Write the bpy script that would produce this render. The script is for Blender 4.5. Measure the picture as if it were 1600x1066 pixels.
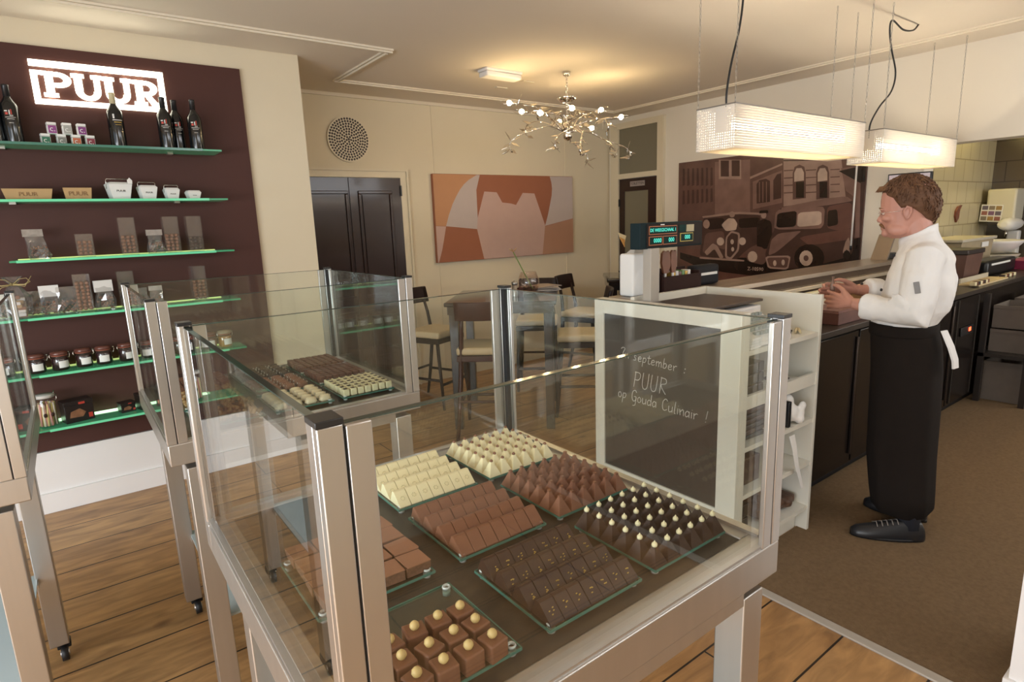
import bpy, bmesh, math, random
from mathutils import Vector, Matrix, Euler
S = bpy.context.scene
for o in list(bpy.data.objects): bpy.data.objects.remove(o)
COL = S.collection
PI = math.pi
random.seed(7)

# ---------------------------------------------------------------- camera
cam = bpy.data.cameras.new('camera'); co = bpy.data.objects.new('camera', cam); COL.objects.link(co)
YAW, PITCH, ROLL = 0.6394, 0.19767, -0.03745
cy, sy, cp, sp = math.cos(YAW), math.sin(YAW), math.cos(PITCH), math.sin(PITCH)
F = Vector((sy*cp, cy*cp, -sp)); R0 = Vector((cy, -sy, 0)); U0 = R0.cross(F)
cr, sr = math.cos(ROLL), math.sin(ROLL)
R_ = R0*cr + U0*sr; U_ = U0*cr - R0*sr
co.matrix_world = Matrix(((R_.x, U_.x, -F.x, 0), (R_.y, U_.y, -F.y, 0), (R_.z, U_.z, -F.z, 1.65), (0, 0, 0, 1)))
cam.sensor_fit = 'HORIZONTAL'; cam.sensor_width = 36; cam.lens = 36*921.9/1600
cam.clip_start = 0.02; cam.clip_end = 60
S.camera = co

# ---------------------------------------------------------------- view, world, daylight
S.view_settings.view_transform = 'Standard'; S.view_settings.look = 'None'
S.view_settings.exposure = 0.88; S.view_settings.gamma = 1; S.view_settings.use_curve_mapping = False
S.cycles.max_bounces = 9; S.cycles.diffuse_bounces = 4; S.cycles.glossy_bounces = 5; S.cycles.transmission_bounces = 6
S.cycles.transparent_max_bounces = 40; S.cycles.caustics_reflective = False; S.cycles.caustics_refractive = False
S.cycles.sample_clamp_indirect = 6
W = bpy.data.worlds.new('world'); S.world = W; W.use_nodes = True
bg = W.node_tree.nodes['Background']; bg.inputs[0].default_value = (0.75, 0.87, 1, 1); bg.inputs[1].default_value = 0.8

def area_light(name, loc, direction, sx, sy_, power, color):
    l = bpy.data.lights.new(name, 'AREA'); l.shape = 'RECTANGLE'; l.size = sx; l.size_y = sy_
    l.energy = power; l.color = color
    o = bpy.data.objects.new(name, l); COL.objects.link(o); o.location = loc
    o.rotation_euler = Vector(direction).to_track_quat('-Z', 'Y').to_euler()
    return o
# daylight that enters through the shop windows (left wall and street front), then an added kitchen fill
area_light('daylight_left', (-2.92, 0.8, 1.30), (1, 0.05, -0.90), 3.2, 1.5, 128, (0.90, 0.95, 1))
area_light('daylight_front_left', (-2.0, -1.52, 1.6), (0.15, 1, -0.15), 1.7, 2.0, 26, (0.92, 0.96, 1))
area_light('daylight_transom', (3.6, -1.52, 2.56), (-0.05, 1, -0.12), 4.6, 0.42, 27, (0.97, 0.98, 1))
area_light('added_kitchen_fill', (7.5, -1.52, 1.5), (-0.35, 1, -0.3), 2.0, 1.6, 26, (1, 0.93, 0.82))  # added fill for the cook's back and the carpet, no known source

# ---------------------------------------------------------------- helpers
def mat(name, col, rough=0.5, metal=0.0, emit=None, estr=0, noise=0, nscale=8, bump=0, bscale=60, spec=0.5, stretch=None, coat=0):
    m = bpy.data.materials.new(name); m.use_nodes = True
    nt = m.node_tree; b = nt.nodes['Principled BSDF']
    b.inputs['Base Color'].default_value = (*col, 1); b.inputs['Roughness'].default_value = rough
    b.inputs['Metallic'].default_value = metal; b.inputs['Specular IOR Level'].default_value = spec
    if coat: b.inputs['Coat Weight'].default_value = coat; b.inputs['Coat Roughness'].default_value = 0.08
    if emit: b.inputs['Emission Color'].default_value = (*emit, 1); b.inputs['Emission Strength'].default_value = estr
    if noise or bump:
        tc = nt.nodes.new('ShaderNodeTexCoord'); mp = nt.nodes.new('ShaderNodeMapping')
        nt.links.new(tc.outputs['Object'], mp.inputs[0])
        if stretch: mp.inputs['Scale'].default_value = stretch
    if noise:
        n = nt.nodes.new('ShaderNodeTexNoise'); n.inputs['Scale'].default_value = nscale; n.inputs['Detail'].default_value = 5
        nt.links.new(mp.outputs[0], n.inputs['Vector'])
        mx = nt.nodes.new('ShaderNodeMix'); mx.data_type = 'RGBA'
        lo = [max(0, c*(1-noise)) for c in col]; hi = [min(1, c*(1+noise)) for c in col]
        mx.inputs[6].default_value = (*lo, 1); mx.inputs[7].default_value = (*hi, 1)
        nt.links.new(n.outputs[0], mx.inputs[0]); nt.links.new(mx.outputs[2], b.inputs['Base Color'])
    if bump:
        n2 = nt.nodes.new('ShaderNodeTexNoise'); n2.inputs['Scale'].default_value = bscale; n2.inputs['Detail'].default_value = 4
        nt.links.new(mp.outputs[0], n2.inputs['Vector'])
        bp = nt.nodes.new('ShaderNodeBump'); bp.inputs['Strength'].default_value = bump; bp.inputs['Distance'].default_value = 0.01
        nt.links.new(n2.outputs[0], bp.inputs['Height']); nt.links.new(bp.outputs[0], b.inputs['Normal'])
    return m

def glass(name, tint=(0.962, 0.982, 0.974), rough=0.0, refl=(1, 1, 1), ior=1.5, haze=0):
    """sheet glass: see-through with true Fresnel reflections on both faces"""
    m = bpy.data.materials.new(name); m.use_nodes = True; nt = m.node_tree; nt.nodes.clear()
    out = nt.nodes.new('ShaderNodeOutputMaterial'); mix = nt.nodes.new('ShaderNodeMixShader')
    tr = nt.nodes.new('ShaderNodeBsdfTransparent'); gl = nt.nodes.new('ShaderNodeBsdfGlossy')
    tr.inputs[0].default_value = (*tint, 1); gl.inputs[0].default_value = (*refl, 1); gl.inputs['Roughness'].default_value = rough
    g = nt.nodes.new('ShaderNodeNewGeometry'); mm = nt.nodes.new('ShaderNodeMix'); mm.data_type = 'FLOAT'
    mm.inputs[2].default_value = ior; mm.inputs[3].default_value = 1/ior
    fr = nt.nodes.new('ShaderNodeFresnel')
    nt.links.new(g.outputs['Backfacing'], mm.inputs[0]); nt.links.new(mm.outputs[0], fr.inputs['IOR'])
    nt.links.new(fr.outputs[0], mix.inputs[0]); nt.links.new(tr.outputs[0], mix.inputs[1]); nt.links.new(gl.outputs[0], mix.inputs[2])
    if haze:      # thin milky film
        df = nt.nodes.new('ShaderNodeBsdfDiffuse'); df.inputs[0].default_value = (0.8, 0.8, 0.8, 1)
        hz = nt.nodes.new('ShaderNodeMixShader'); hz.inputs[0].default_value = haze
        nt.links.new(mix.outputs[0], hz.inputs[1]); nt.links.new(df.outputs[0], hz.inputs[2]); mix = hz
    nt.links.new(mix.outputs[0], out.inputs[0])
    return m

class MB:
    """collects shapes into one mesh"""
    def __init__(s): s.bm = bmesh.new(); s.M = Matrix()
    def v(s, p): return s.bm.verts.new(s.M @ Vector(p))
    def f(s, vs, mi=0, sm=False):
        try: f = s.bm.faces.new(vs)
        except ValueError: return None
        f.material_index = mi; f.smooth = sm; return f
    def box(s, x0, x1, y0, y1, z0, z1, mi=0, bev=0, seg=2, sm=False):
        vs = [s.v(p) for p in ((x0,y0,z0),(x1,y0,z0),(x1,y1,z0),(x0,y1,z0),(x0,y0,z1),(x1,y0,z1),(x1,y1,z1),(x0,y1,z1))]
        fs = [s.f([vs[i] for i in q], mi, sm) for q in ((3,2,1,0),(4,5,6,7),(0,1,5,4),(1,2,6,5),(2,3,7,6),(3,0,4,7))]
        if bev:
            es = list({e for f in fs for e in f.edges})
            r = bmesh.ops.bevel(s.bm, geom=es, offset=bev, segments=seg, profile=0.6, affect='EDGES', clamp_overlap=True)
            for f in r['faces']: f.material_index = mi; f.smooth = True
        return s
    def frustum(s, x0, x1, y0, y1, z0, z1, dx, dy, mi=0, dx2=None, dy2=None):
        dx2 = dx if dx2 is None else dx2; dy2 = dy if dy2 is None else dy2
        vs = [s.v(p) for p in ((x0,y0,z0),(x1,y0,z0),(x1,y1,z0),(x0,y1,z0),(x0+dx,y0+dy,z1),(x1-dx2,y0+dy,z1),(x1-dx2,y1-dy2,z1),(x0+dx,y1-dy2,z1))]
        for q in ((3,2,1,0),(4,5,6,7),(0,1,5,4),(1,2,6,5),(2,3,7,6),(3,0,4,7)): s.f([vs[i] for i in q], mi)
        return s
    def ring(s, pts): return [s.v(p) for p in pts]
    def skin(s, rings, mi=0, sm=True, caps=True, closed=True):
        R = [s.ring(r) for r in rings]
        for a, b in zip(R, R[1:]):
            n = len(a)
            for i in range(n if closed else n-1):
                s.f([a[i], a[(i+1) % n], b[(i+1) % n], b[i]], mi, sm)
        if caps: s.f(R[0][::-1], mi, False); s.f(R[-1], mi, False)
        return s
    def lathe(s, prof, n=20, c=(0,0,0), mi=0, sm=True, caps=True):
        return s.skin([[(c[0]+r*math.cos(2*PI*i/n), c[1]+r*math.sin(2*PI*i/n), c[2]+z) for i in range(n)] for r, z in prof], mi, sm, caps)
    def cyl(s, c, r, h, n=16, mi=0, axis='z', r2=None):
        r2 = r if r2 is None else r2
        def p(a, rr, t):
            u, w = rr*math.cos(a), rr*math.sin(a)
            return {'z': (c[0]+u, c[1]+w, c[2]+t), 'y': (c[0]+w, c[1]+t, c[2]+u), 'x': (c[0]+t, c[1]+u, c[2]+w)}[axis]
        return s.skin([[p(2*PI*i/n, r, 0) for i in range(n)], [p(2*PI*i/n, r2, h) for i in range(n)]], mi, True)
    def tube(s, pts, r, n=8, mi=0, caps=True, flat=1.0):
        P = [Vector(p) for p in pts]; rs = r if isinstance(r, (list, tuple)) else [r]*len(P)
        rings = []; up = None
        for i, p in enumerate(P):
            t = (P[min(i+1, len(P)-1)] - P[max(i-1, 0)])
            t = t.normalized() if t.length > 1e-9 else Vector((0,0,1))
            if up is None: up = Vector((0,0,1)) if abs(t.z) < 0.9 else Vector((1,0,0))
            a = t.cross(up)
            if a.length < 1e-4: a = t.orthogonal()
            a.normalize(); b = a.cross(t).normalized(); up = b
            rings.append([p + a*rs[i]*math.cos(2*PI*k/n) + b*rs[i]*flat*math.sin(2*PI*k/n) for k in range(n)])
        return s.skin(rings, mi, True, caps)
    def ell(s, c, r, n=14, m=9, mi=0):
        rg = []
        for j in range(1, m):
            t = PI*j/m
            rg.append([(c[0]+r[0]*math.sin(t)*math.cos(2*PI*i/n), c[1]+r[1]*math.sin(t)*math.sin(2*PI*i/n), c[2]-r[2]*math.cos(t)) for i in range(n)])
        R = [s.ring(x) for x in rg]
        for a, b in zip(R, R[1:]):
            for i in range(n): s.f([a[i], a[(i+1)%n], b[(i+1)%n], b[i]], mi, True)
        b0 = s.v((c[0], c[1], c[2]-r[2])); t0 = s.v((c[0], c[1], c[2]+r[2]))
        for i in range(n): s.f([b0, R[0][(i+1)%n], R[0][i]], mi, True); s.f([t0, R[-1][i], R[-1][(i+1)%n]], mi, True)
        return s
    def prism(s, pts, h, mi=0, to3=None):
        """closed 2D outline swept by h; to3 maps (u, w, t) to 3D"""
        to3 = to3 or (lambda u, w, t: (u, w, t))
        a = [s.v(to3(u, w, 0)) for u, w in pts]; b = [s.v(to3(u, w, h)) for u, w in pts]
        n = len(pts)
        for vs in (a[::-1], b):
            f = s.f(vs, mi)
        for i in range(n): s.f([a[i], a[(i+1)%n], b[(i+1)%n], b[i]], mi)
        return s
    def build(s, name, mats, parent=None, loc=None, recalc=True):
        if recalc: bmesh.ops.recalc_face_normals(s.bm, faces=s.bm.faces[:])
        me = bpy.data.meshes.new(name); s.bm.to_mesh(me); s.bm.free()
        for m in (mats if isinstance(mats, (list, tuple)) else [mats]): me.materials.append(m)
        o = bpy.data.objects.new(name, me); COL.objects.link(o)
        if parent: o.parent = parent
        if loc: o.location = loc
        return o
def tag(o, label=None, cat=None, group=None, kind=None):
    if label: o['label'] = label
    if cat: o['category'] = cat
    if group: o['group'] = group
    if kind: o['kind'] = kind
    return o
def thing(name, label, cat, loc=(0,0,0), rz=0, group=None):
    o = bpy.data.objects.new(name, None); COL.objects.link(o); o.location = loc; o.rotation_euler = (0,0,rz); o.empty_display_size = 0.05
    return tag(o, label, cat, group)
def dup(root, loc, rz=None, label=None, group=None):
    def cp_(o, par):
        c = o.copy(); COL.objects.link(c)
        if par: c.parent = par
        for ch in [q for q in o.children if not q.get('tmp')]: cp_(ch, c)
        return c
    r = cp_(root, None); r.location = loc
    if rz is not None: r.rotation_euler = (r.rotation_euler[0], r.rotation_euler[1], rz)
    if label: r['label'] = label
    if group: r['group'] = group
    return r
def struct(name, mb, m, label=None):
    o = mb.build(name, m); o['kind'] = 'structure'
    if label: o['label'] = label
    return o
def single(name, mb, m, label, cat, loc=(0,0,0), rz=0, group=None):
    o = mb.build(name, m); o.location = loc; o.rotation_euler = (0,0,rz)
    return tag(o, label, cat, group)
def B(*a, **k):
    return MB().box(*a, **k)
def text_obj(name, s, size, ext, m, parent, M, align='CENTER', width=1.0):
    c = bpy.data.curves.new(name, 'FONT'); c.body = s; c.size = size; c.extrude = ext; c.align_x = align; c.align_y = 'CENTER'; c.resolution_u = 2
    t = bpy.data.objects.new('tmp_text', c); COL.objects.link(t)
    dg = bpy.context.evaluated_depsgraph_get(); me = bpy.data.meshes.new_from_object(t.evaluated_get(dg))
    bpy.data.objects.remove(t); bpy.data.curves.remove(c)
    me.transform(Matrix.Diagonal((width, 1, 1, 1))); me.transform(M); me.materials.clear(); me.materials.append(m); me.name = name
    o = bpy.data.objects.new(name, me); COL.objects.link(o); o.parent = parent
    return o
def frame(o, x, y):
    """matrix with local x, y axes along given directions, at o"""
    x = Vector(x).normalized(); y = Vector(y).normalized(); z = x.cross(y)
    return Matrix(((x.x,y.x,z.x,o[0]),(x.y,y.y,z.y,o[1]),(x.z,y.z,z.z,o[2]),(0,0,0,1)))
FRONT = ((1,0,0),(0,0,1))       # text on a face that looks towards -Y
SIDE = ((0,-1,0),(0,0,1))       # text on a face that looks towards -X
def remesh(mb, name, mats, parent, voxel, smooth=4, fac=0.5, folds=None):
    o = mb.build('tmp_remesh', mats)
    md = o.modifiers.new('r', 'REMESH'); md.mode = 'VOXEL'; md.voxel_size = voxel; md.use_smooth_shade = True
    if smooth: sm = o.modifiers.new('s', 'SMOOTH'); sm.factor = fac; sm.iterations = smooth
    for kind, scale, amt in (folds or ()):
        tx = bpy.data.textures.new('folds', kind); tx.noise_scale = scale
        if kind == 'MARBLE': tx.turbulence = 9
        d = o.modifiers.new('d', 'DISPLACE'); d.texture = tx; d.texture_coords = 'LOCAL'; d.strength = amt; d.mid_level = .5
    dg = bpy.context.evaluated_depsgraph_get(); me = bpy.data.meshes.new_from_object(o.evaluated_get(dg))
    bpy.data.objects.remove(o); me.name = name
    me.materials.clear()
    for m in (mats if isinstance(mats, (list, tuple)) else [mats]): me.materials.append(m)
    for p in me.polygons: p.use_smooth = True
    n = bpy.data.objects.new(name, me); COL.objects.link(n); n.parent = parent
    return n

# ---------------------------------------------------------------- materials
M = {}
M['cream'] = mat('cream_wall', (0.70, 0.615, 0.455), 0.75, noise=0.03, nscale=3, bump=0.05, bscale=120)
M['white_wall'] = mat('white_wall', (0.80, 0.78, 0.765), 0.7, noise=0.02, nscale=3)
M['unit'] = mat('unit_white_paint', (0.74, 0.715, 0.63), 0.4, noise=0.02)
M['cream_wood'] = mat('cream_paint', (0.70, 0.62, 0.46), 0.45, noise=0.02)
M['ceil'] = mat('ceiling_paint', (0.80, 0.725, 0.63), 0.85, noise=0.02, nscale=2)
M['trim'] = mat('trim_paint', (0.74, 0.66, 0.53), 0.6)
M['brown'] = mat('brown_panel', (0.075, 0.031, 0.025), 0.5, noise=0.06, nscale=4, spec=0.2)
M['dkdoor'] = mat('door_brown', (0.026, 0.009, 0.006), 0.30, spec=0.35, noise=0.15, nscale=5, coat=0.3)
M['steel'] = mat('brushed_steel', (0.46, 0.435, 0.405), 0.36, 0.9, noise=0.08, nscale=30, stretch=(1,1,0.04))
M['alu'] = mat('aluminium_profile', (0.53, 0.51, 0.49), 0.3, 0.9, noise=0.05, nscale=25, stretch=(1,1,0.03))
M['chrome'] = mat('chrome', (0.8, 0.77, 0.72), 0.08, 1)
M['black'] = mat('black_plastic', (0.012, 0.012, 0.013), 0.35)
M['rubber'] = mat('black_rubber', (0.008, 0.008, 0.009), 0.5)
M['deck'] = mat('dark_stone_deck', (0.036, 0.032, 0.026), 0.45, noise=0.8, nscale=22, bump=0.05, spec=0.3)
M['glass'] = glass('pane_glass')
M['glass_c'] = glass('clear_glass', (0.96, 0.975, 0.965))
M['tray'] = glass('tray_glass', (0.84, 0.92, 0.88))
M['tedge'] = mat('glass_edge_green', (0.055, 0.20, 0.155), 0.12, spec=0.8)
M['pedge'] = mat('pane_edge', (0.035, 0.055, 0.045), 0.1, spec=0.8)
M['frost'] = mat('frosted_shelf_glass', (0.46, 0.53, 0.53), 0.25)
M['white'] = mat('white_card', (0.80, 0.78, 0.76), 0.6)
M['paper'] = mat('paper', (0.82, 0.81, 0.79), 0.7)
M['kraft'] = mat('kraft_card', (0.46, 0.29, 0.13), 0.7, noise=0.06)
M['kraftdk'] = mat('kraft_print', (0.26, 0.14, 0.06), 0.7)
M['ink'] = mat('dark_ink', (0.05, 0.035, 0.03), 0.6)
M['wchoc'] = mat('white_chocolate', (0.80, 0.70, 0.43), 0.38, noise=0.03, nscale=40)
M['wstamp'] = mat('white_chocolate_stamp', (0.62, 0.53, 0.30), 0.45, noise=0.1, nscale=60)
M['mchoc'] = mat('milk_chocolate', (0.205, 0.083, 0.046), 0.42, spec=0.3, noise=0.06, nscale=40)
M['dchoc'] = mat('dark_chocolate', (0.036, 0.015, 0.010), 0.42, spec=0.35, noise=0.12, nscale=40)
M['rchoc'] = mat('red_brown_chocolate', (0.12, 0.040, 0.026), 0.45, spec=0.25, noise=0.1, nscale=40)
M['slab'] = mat('chopped_slab_top', (0.30, 0.135, 0.075), 0.42, noise=0.14, nscale=30)
M['slabedge'] = mat('slab_cut_edge', (0.15, 0.07, 0.04), 0.6, noise=0.8, nscale=170)
M['nut'] = mat('hazelnut', (0.62, 0.43, 0.17), 0.5, noise=0.2, nscale=60)
M['gold'] = mat('gold_fleck', (0.55, 0.36, 0.08), 0.4, 0.4)
M['cluster'] = mat('nut_cluster', (0.42, 0.24, 0.09), 0.5, noise=0.6, nscale=90, bump=0.6, bscale=80)
M['drizzle'] = mat('white_drizzle', (0.75, 0.68, 0.60), 0.45)
M['stool'] = mat('dark_wood', (0.016, 0.007, 0.006), 0.4, spec=0.3, noise=0.2, nscale=9, stretch=(6,6,0.7))
M['stoolred'] = mat('red_brown_wood', (0.055, 0.012, 0.008), 0.32, spec=0.4, noise=0.35, nscale=7, stretch=(5,5,0.8))
M['seat'] = mat('cream_leather', (0.70, 0.58, 0.37), 0.42, noise=0.03)
M['table'] = mat('dark_table', (0.012, 0.009, 0.009), 0.12, noise=0.1, coat=0.4)
M['shelf'] = mat('green_shelf_glass', (0.05, 0.30, 0.15), 0.12, emit=(0.12, 0.55, 0.28), estr=0.045)
M['sheddge'] = mat('lit_shelf_edge', (0.10, 0.45, 0.25), 0.15, emit=(0.13, 0.52, 0.27), estr=0.26)
M['led'] = mat('led_strip', (0.7, 0.8, 0.3), 0.4, emit=(0.62, 0.80, 0.26), estr=0.42)
M['ledlow'] = mat('led_strip_low', (0.7, 0.9, 0.6), 0.4, emit=(0.55, 0.95, 0.55), estr=1.1)
M['sign'] = mat('lit_sign', (1, 1, 0.95), 0.5, emit=(1, 0.93, 0.74), estr=2.1)

def nodes_of(m): return m.node_tree.nodes, m.node_tree.links
def wood_floor():
    m = mat('plank_floor', (0.4, 0.22, 0.09), 0.38); N, L = nodes_of(m); b = N['Principled BSDF']
    tc = N.new('ShaderNodeTexCoord'); mp = N.new('ShaderNodeMapping'); mp.inputs['Location'].default_value = (0.55, -0.005, 0)
    L.new(tc.outputs['Object'], mp.inputs[0])
    br = N.new('ShaderNodeTexBrick'); br.offset = 0.37; br.inputs['Scale'].default_value = 1; br.inputs['Brick Width'].default_value = 2.3
    br.inputs['Row Height'].default_value = 0.295; br.inputs['Mortar Size'].default_value = 0.0045; br.inputs['Mortar Smooth'].default_value = 0.2
    br.inputs['Color1'].default_value = (0.44, 0.245, 0.10, 1); br.inputs['Color2'].default_value = (0.55, 0.33, 0.145, 1); br.inputs['Mortar'].default_value = (0.03, 0.016, 0.008, 1)
    L.new(mp.outputs[0], br.inputs['Vector'])
    m2 = N.new('ShaderNodeMapping'); m2.inputs['Scale'].default_value = (1.5, 7, 1); L.new(tc.outputs['Object'], m2.inputs[0])
    n1 = N.new('ShaderNodeTexNoise'); n1.inputs['Scale'].default_value = 2.6; n1.inputs['Detail'].default_value = 7; n1.inputs['Distortion'].default_value = 0.9
    L.new(m2.outputs[0], n1.inputs['Vector'])
    r1 = N.new('ShaderNodeValToRGB'); r1.color_ramp.elements[0].position = 0.28; r1.color_ramp.elements[0].color = (0.42, 0.36, 0.32, 1)
    r1.color_ramp.elements[1].position = 0.72; r1.color_ramp.elements[1].color = (1.15, 1.12, 1.05, 1); L.new(n1.outputs[0], r1.inputs[0])
    x1 = N.new('ShaderNodeMix'); x1.data_type = 'RGBA'; x1.blend_type = 'MULTIPLY'; x1.inputs[0].default_value = 0.8
    L.new(br.outputs['Color'], x1.inputs[6]); L.new(r1.outputs[0], x1.inputs[7])
    m3 = N.new('ShaderNodeMapping'); m3.inputs['Scale'].default_value = (2.0, 3.6, 1); L.new(tc.outputs['Object'], m3.inputs[0])
    vo = N.new('ShaderNodeTexVoronoi'); vo.inputs['Scale'].default_value = 1.5; L.new(m3.outputs[0], vo.inputs['Vector'])
    r2 = N.new('ShaderNodeValToRGB'); r2.color_ramp.elements[0].position = 0.05; r2.color_ramp.elements[0].color = (0.22, 0.12, 0.07, 1)
    r2.color_ramp.elements[1].position = 0.15; r2.color_ramp.elements[1].color = (1, 1, 1, 1); L.new(vo.outputs['Distance'], r2.inputs[0])
    x2 = N.new('ShaderNodeMix'); x2.data_type = 'RGBA'; x2.blend_type = 'MULTIPLY'; x2.inputs[0].default_value = 0.7
    L.new(x1.outputs[2], x2.inputs[6]); L.new(r2.outputs[0], x2.inputs[7]); L.new(x2.outputs[2], b.inputs['Base Color'])
    bp = N.new('ShaderNodeBump'); bp.inputs['Strength'].default_value = 0.35; bp.inputs['Distance'].default_value = 0.004; bp.invert = True
    L.new(br.outputs['Fac'], bp.inputs['Height']); L.new(bp.outputs[0], b.inputs['Normal'])
    return m
M['floor'] = wood_floor()
M['carpet'] = mat('carpet_pile', (0.19, 0.125, 0.07), 0.95, noise=0.28, nscale=55, bump=0.5, bscale=300, spec=0.1)
def tile_mat(name, c, mort, wd, ht, rough=0.2):
    m = mat(name, c, rough); N, L = nodes_of(m); b = N['Principled BSDF']
    tc = N.new('ShaderNodeTexCoord'); sx = N.new('ShaderNodeSeparateXYZ'); cb = N.new('ShaderNodeCombineXYZ'); ad = N.new('ShaderNodeMath'); ad.operation = 'ADD'
    L.new(tc.outputs['Object'], sx.inputs[0]); L.new(sx.outputs[0], ad.inputs[0]); L.new(sx.outputs[1], ad.inputs[1])
    L.new(ad.outputs[0], cb.inputs[0]); L.new(sx.outputs[2], cb.inputs[1])
    br = N.new('ShaderNodeTexBrick'); br.inputs['Scale'].default_value = 1; br.inputs['Brick Width'].default_value = wd; br.inputs['Row Height'].default_value = ht
    br.inputs['Mortar Size'].default_value = 0.006; br.offset = 0.5
    br.inputs['Color1'].default_value = (*c, 1); br.inputs['Color2'].default_value = (*[q*0.94 for q in c], 1); br.inputs['Mortar'].default_value = (*mort, 1)
    L.new(cb.outputs[0], br.inputs['Vector']); L.new(br.outputs['Color'], b.inputs['Base Color'])
    return m
M['tile'] = tile_mat('kitchen_tiles', (0.62, 0.54, 0.34), (0.38, 0.32, 0.19), 0.30, 0.24)
M['tileshade'] = tile_mat('shaded_kitchen_tiles', (0.10, 0.075, 0.05), (0.04, 0.03, 0.02), 0.30, 0.24)  # same kitchen tiles, the unlit wall's shade put into the colour

# ---------------------------------------------------------------- the room
XL, XR, YF, YB, ZC = -3.0, 5.75, -1.6, 5.5, 2.868
YS = 4.476
KY, KX = 2.42, 9.25
struct('floor', B(XL-.1, KX+.1, YF-.1, YB+.1, -0.1, 0), M['floor'])
struct('ceiling', B(XL-.1, KX+.1, YF-.1, YB+.1, ZC, ZC+0.1), M['ceil'])
struct('wall_back', B(1.5, XR+.12, YB, YB+.12, 0, ZC), M['cream'])
w = MB(); w.box(XL-.1, 1.53, YS, YB+.1, 0, ZC); struct('wall_left', w, M['cream'], 'cream chimney breast carrying the brown shelf panel')
# right wall: mural wall, door openings are surface mounted; opening to the kitchen below a soffit
w = MB(); w.box(XR, XR+.2, 1.97, YB+.1, 0, ZC); w.box(XR, XR+.2, YF, 1.97, 2.142, ZC)
struct('wall_right', w, mat('right_wall_paint', (0.76, 0.70, 0.60), 0.75, noise=0.02, nscale=3))
w = MB(); w.box(XR+.2, KX, KY, KY+.1, 0, ZC); struct('wall_kitchen_back', w, M['tile'])
w = MB(); w.box(KX, KX+.1, YF, KY+.1, 0, ZC); struct('wall_kitchen_right', w, M['tileshade'])
# street side walls with windows (behind the camera)
w = MB(); w.box(XL-.1, XL, YF, -0.8, 0, ZC); w.box(XL-.1, XL, 2.7, YS, 0, ZC); w.box(XL-.1, XL, -0.8, 2.7, 0, 0.5); w.box(XL-.1, XL, -0.8, 2.7, 2.7, ZC)
struct('wall_street_left', w, M['cream'])
w = MB()
for x0, x1 in ((XL-.1, -2.9), (-1.1, 1.25), (5.95, 6.4), (8.6, KX+.1)): w.box(x0, x1, YF-.1, YF, 0, ZC)
w.box(1.25, 5.95, YF-.1, YF, 0, 2.32); w.box(1.25, 5.95, YF-.1, YF, 2.80, ZC)
for x0, x1 in ((-2.9, -1.1), (6.4, 8.6)): w.box(x0, x1, YF-.1, YF, 0, .5); w.box(x0, x1, YF-.1, YF, 2.7, ZC)
struct('wall_front', w, M['cream'])
w = MB()
for y in (-0.8, 0.33, 1.48, 2.63): w.box(XL-.08, XL-.02, y, y+.07, 0.5, 2.7)
for z in (0.5, 2.05, 2.63): w.box(XL-.08, XL-.02, -0.73, 2.63, z, z+.07)
struct('window_1', w, M['cream_wood'])
w = MB()
for x in (-2.9, -2.04, -1.17): w.box(x, x+.07, YF-.08, YF-.02, 0.5, 2.7)
for z in (0.5, 2.05, 2.63): w.box(-2.83, -1.17, YF-.08, YF-.02, z, z+.07)
struct('window_2', w, M['cream_wood'])
w = MB()
for x in (6.4, 7.47, 8.53): w.box(x, x+.07, YF-.08, YF-.02, 0.5, 2.7)
for z in (0.5, 2.05, 2.63): w.box(6.47, 8.53, YF-.08, YF-.02, z, z+.07)
struct('added_window_4', w, M['cream_wood'])  # unseen window, added to go with the kitchen fill light
w = MB()
for x in (1.25, 2.80, 4.36, 5.90): w.box(x, x+.05, YF-.08, YF-.02, 2.32, 2.80)
struct('window_5', w, M['cream_wood'])
# ceiling mouldings
def moulding(name, x0, x1, y0, y1):
    w = MB(); ax = (x1-x0) > (y1-y0)
    w.box(x0, x1, y0, y1, ZC-.012, ZC)
    if ax: w.box(x0, x1, (y0+y1)/2-.008, (y0+y1)/2+.008, ZC-.024, ZC-.012)
    else: w.box((x0+x1)/2-.008, (x0+x1)/2+.008, y0, y1, ZC-.024, ZC-.012)
    struct(name, w, M['trim'])
moulding('trim_1', 2.0, 5.33, 4.99, 5.04)
moulding('trim_2', 5.29, 5.34, YF, 4.99)
moulding('trim_3', 2.0, 2.05, 4.07, 4.99)
moulding('trim_4', XL, 2.05, 4.01, 4.06)
w = MB(); w.box(1.53, XR, YB-.02, YB, ZC-.03, ZC); struct('trim_5', w, M['trim'])
w = MB(); w.box(3.17, 3.185, YB-.006, YB, 0.1, ZC-.03); w.box(4.98, 4.995, YB-.006, YB, 0.1, ZC-.03); struct('trim_6', w, M['cream'])
w = MB(); w.box(-1.2, 1.53, YS-.03, YS, 0, 0.385); struct('trim_7', w, M['white_wall'], 'white boxed plinth under the brown shelf panel')
w = MB(); w.box(-1.2, 1.545, YS-.048, YS-.03, 0, 0.125); struct('baseboard_left', w, M['white_wall'])
w = MB(); w.box(2.85, XR, YB-.018, YB, 0, 0.12); struct('baseboard_back', w, M['cream_wood'])
w = MB(); w.box(XR-.018, XR, 2.25, 4.58, 0, 0.12); struct('baseboard_right', w, M['cream_wood'])
# white column at the right edge of the view
w = MB(); w.box(2.31, 2.75, -0.25, 0.40, 0, ZC); w.box(2.296, 2.764, -0.264, 0.412, 0, 0.10); struct('wall_column', w, M['white_wall'])
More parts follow.
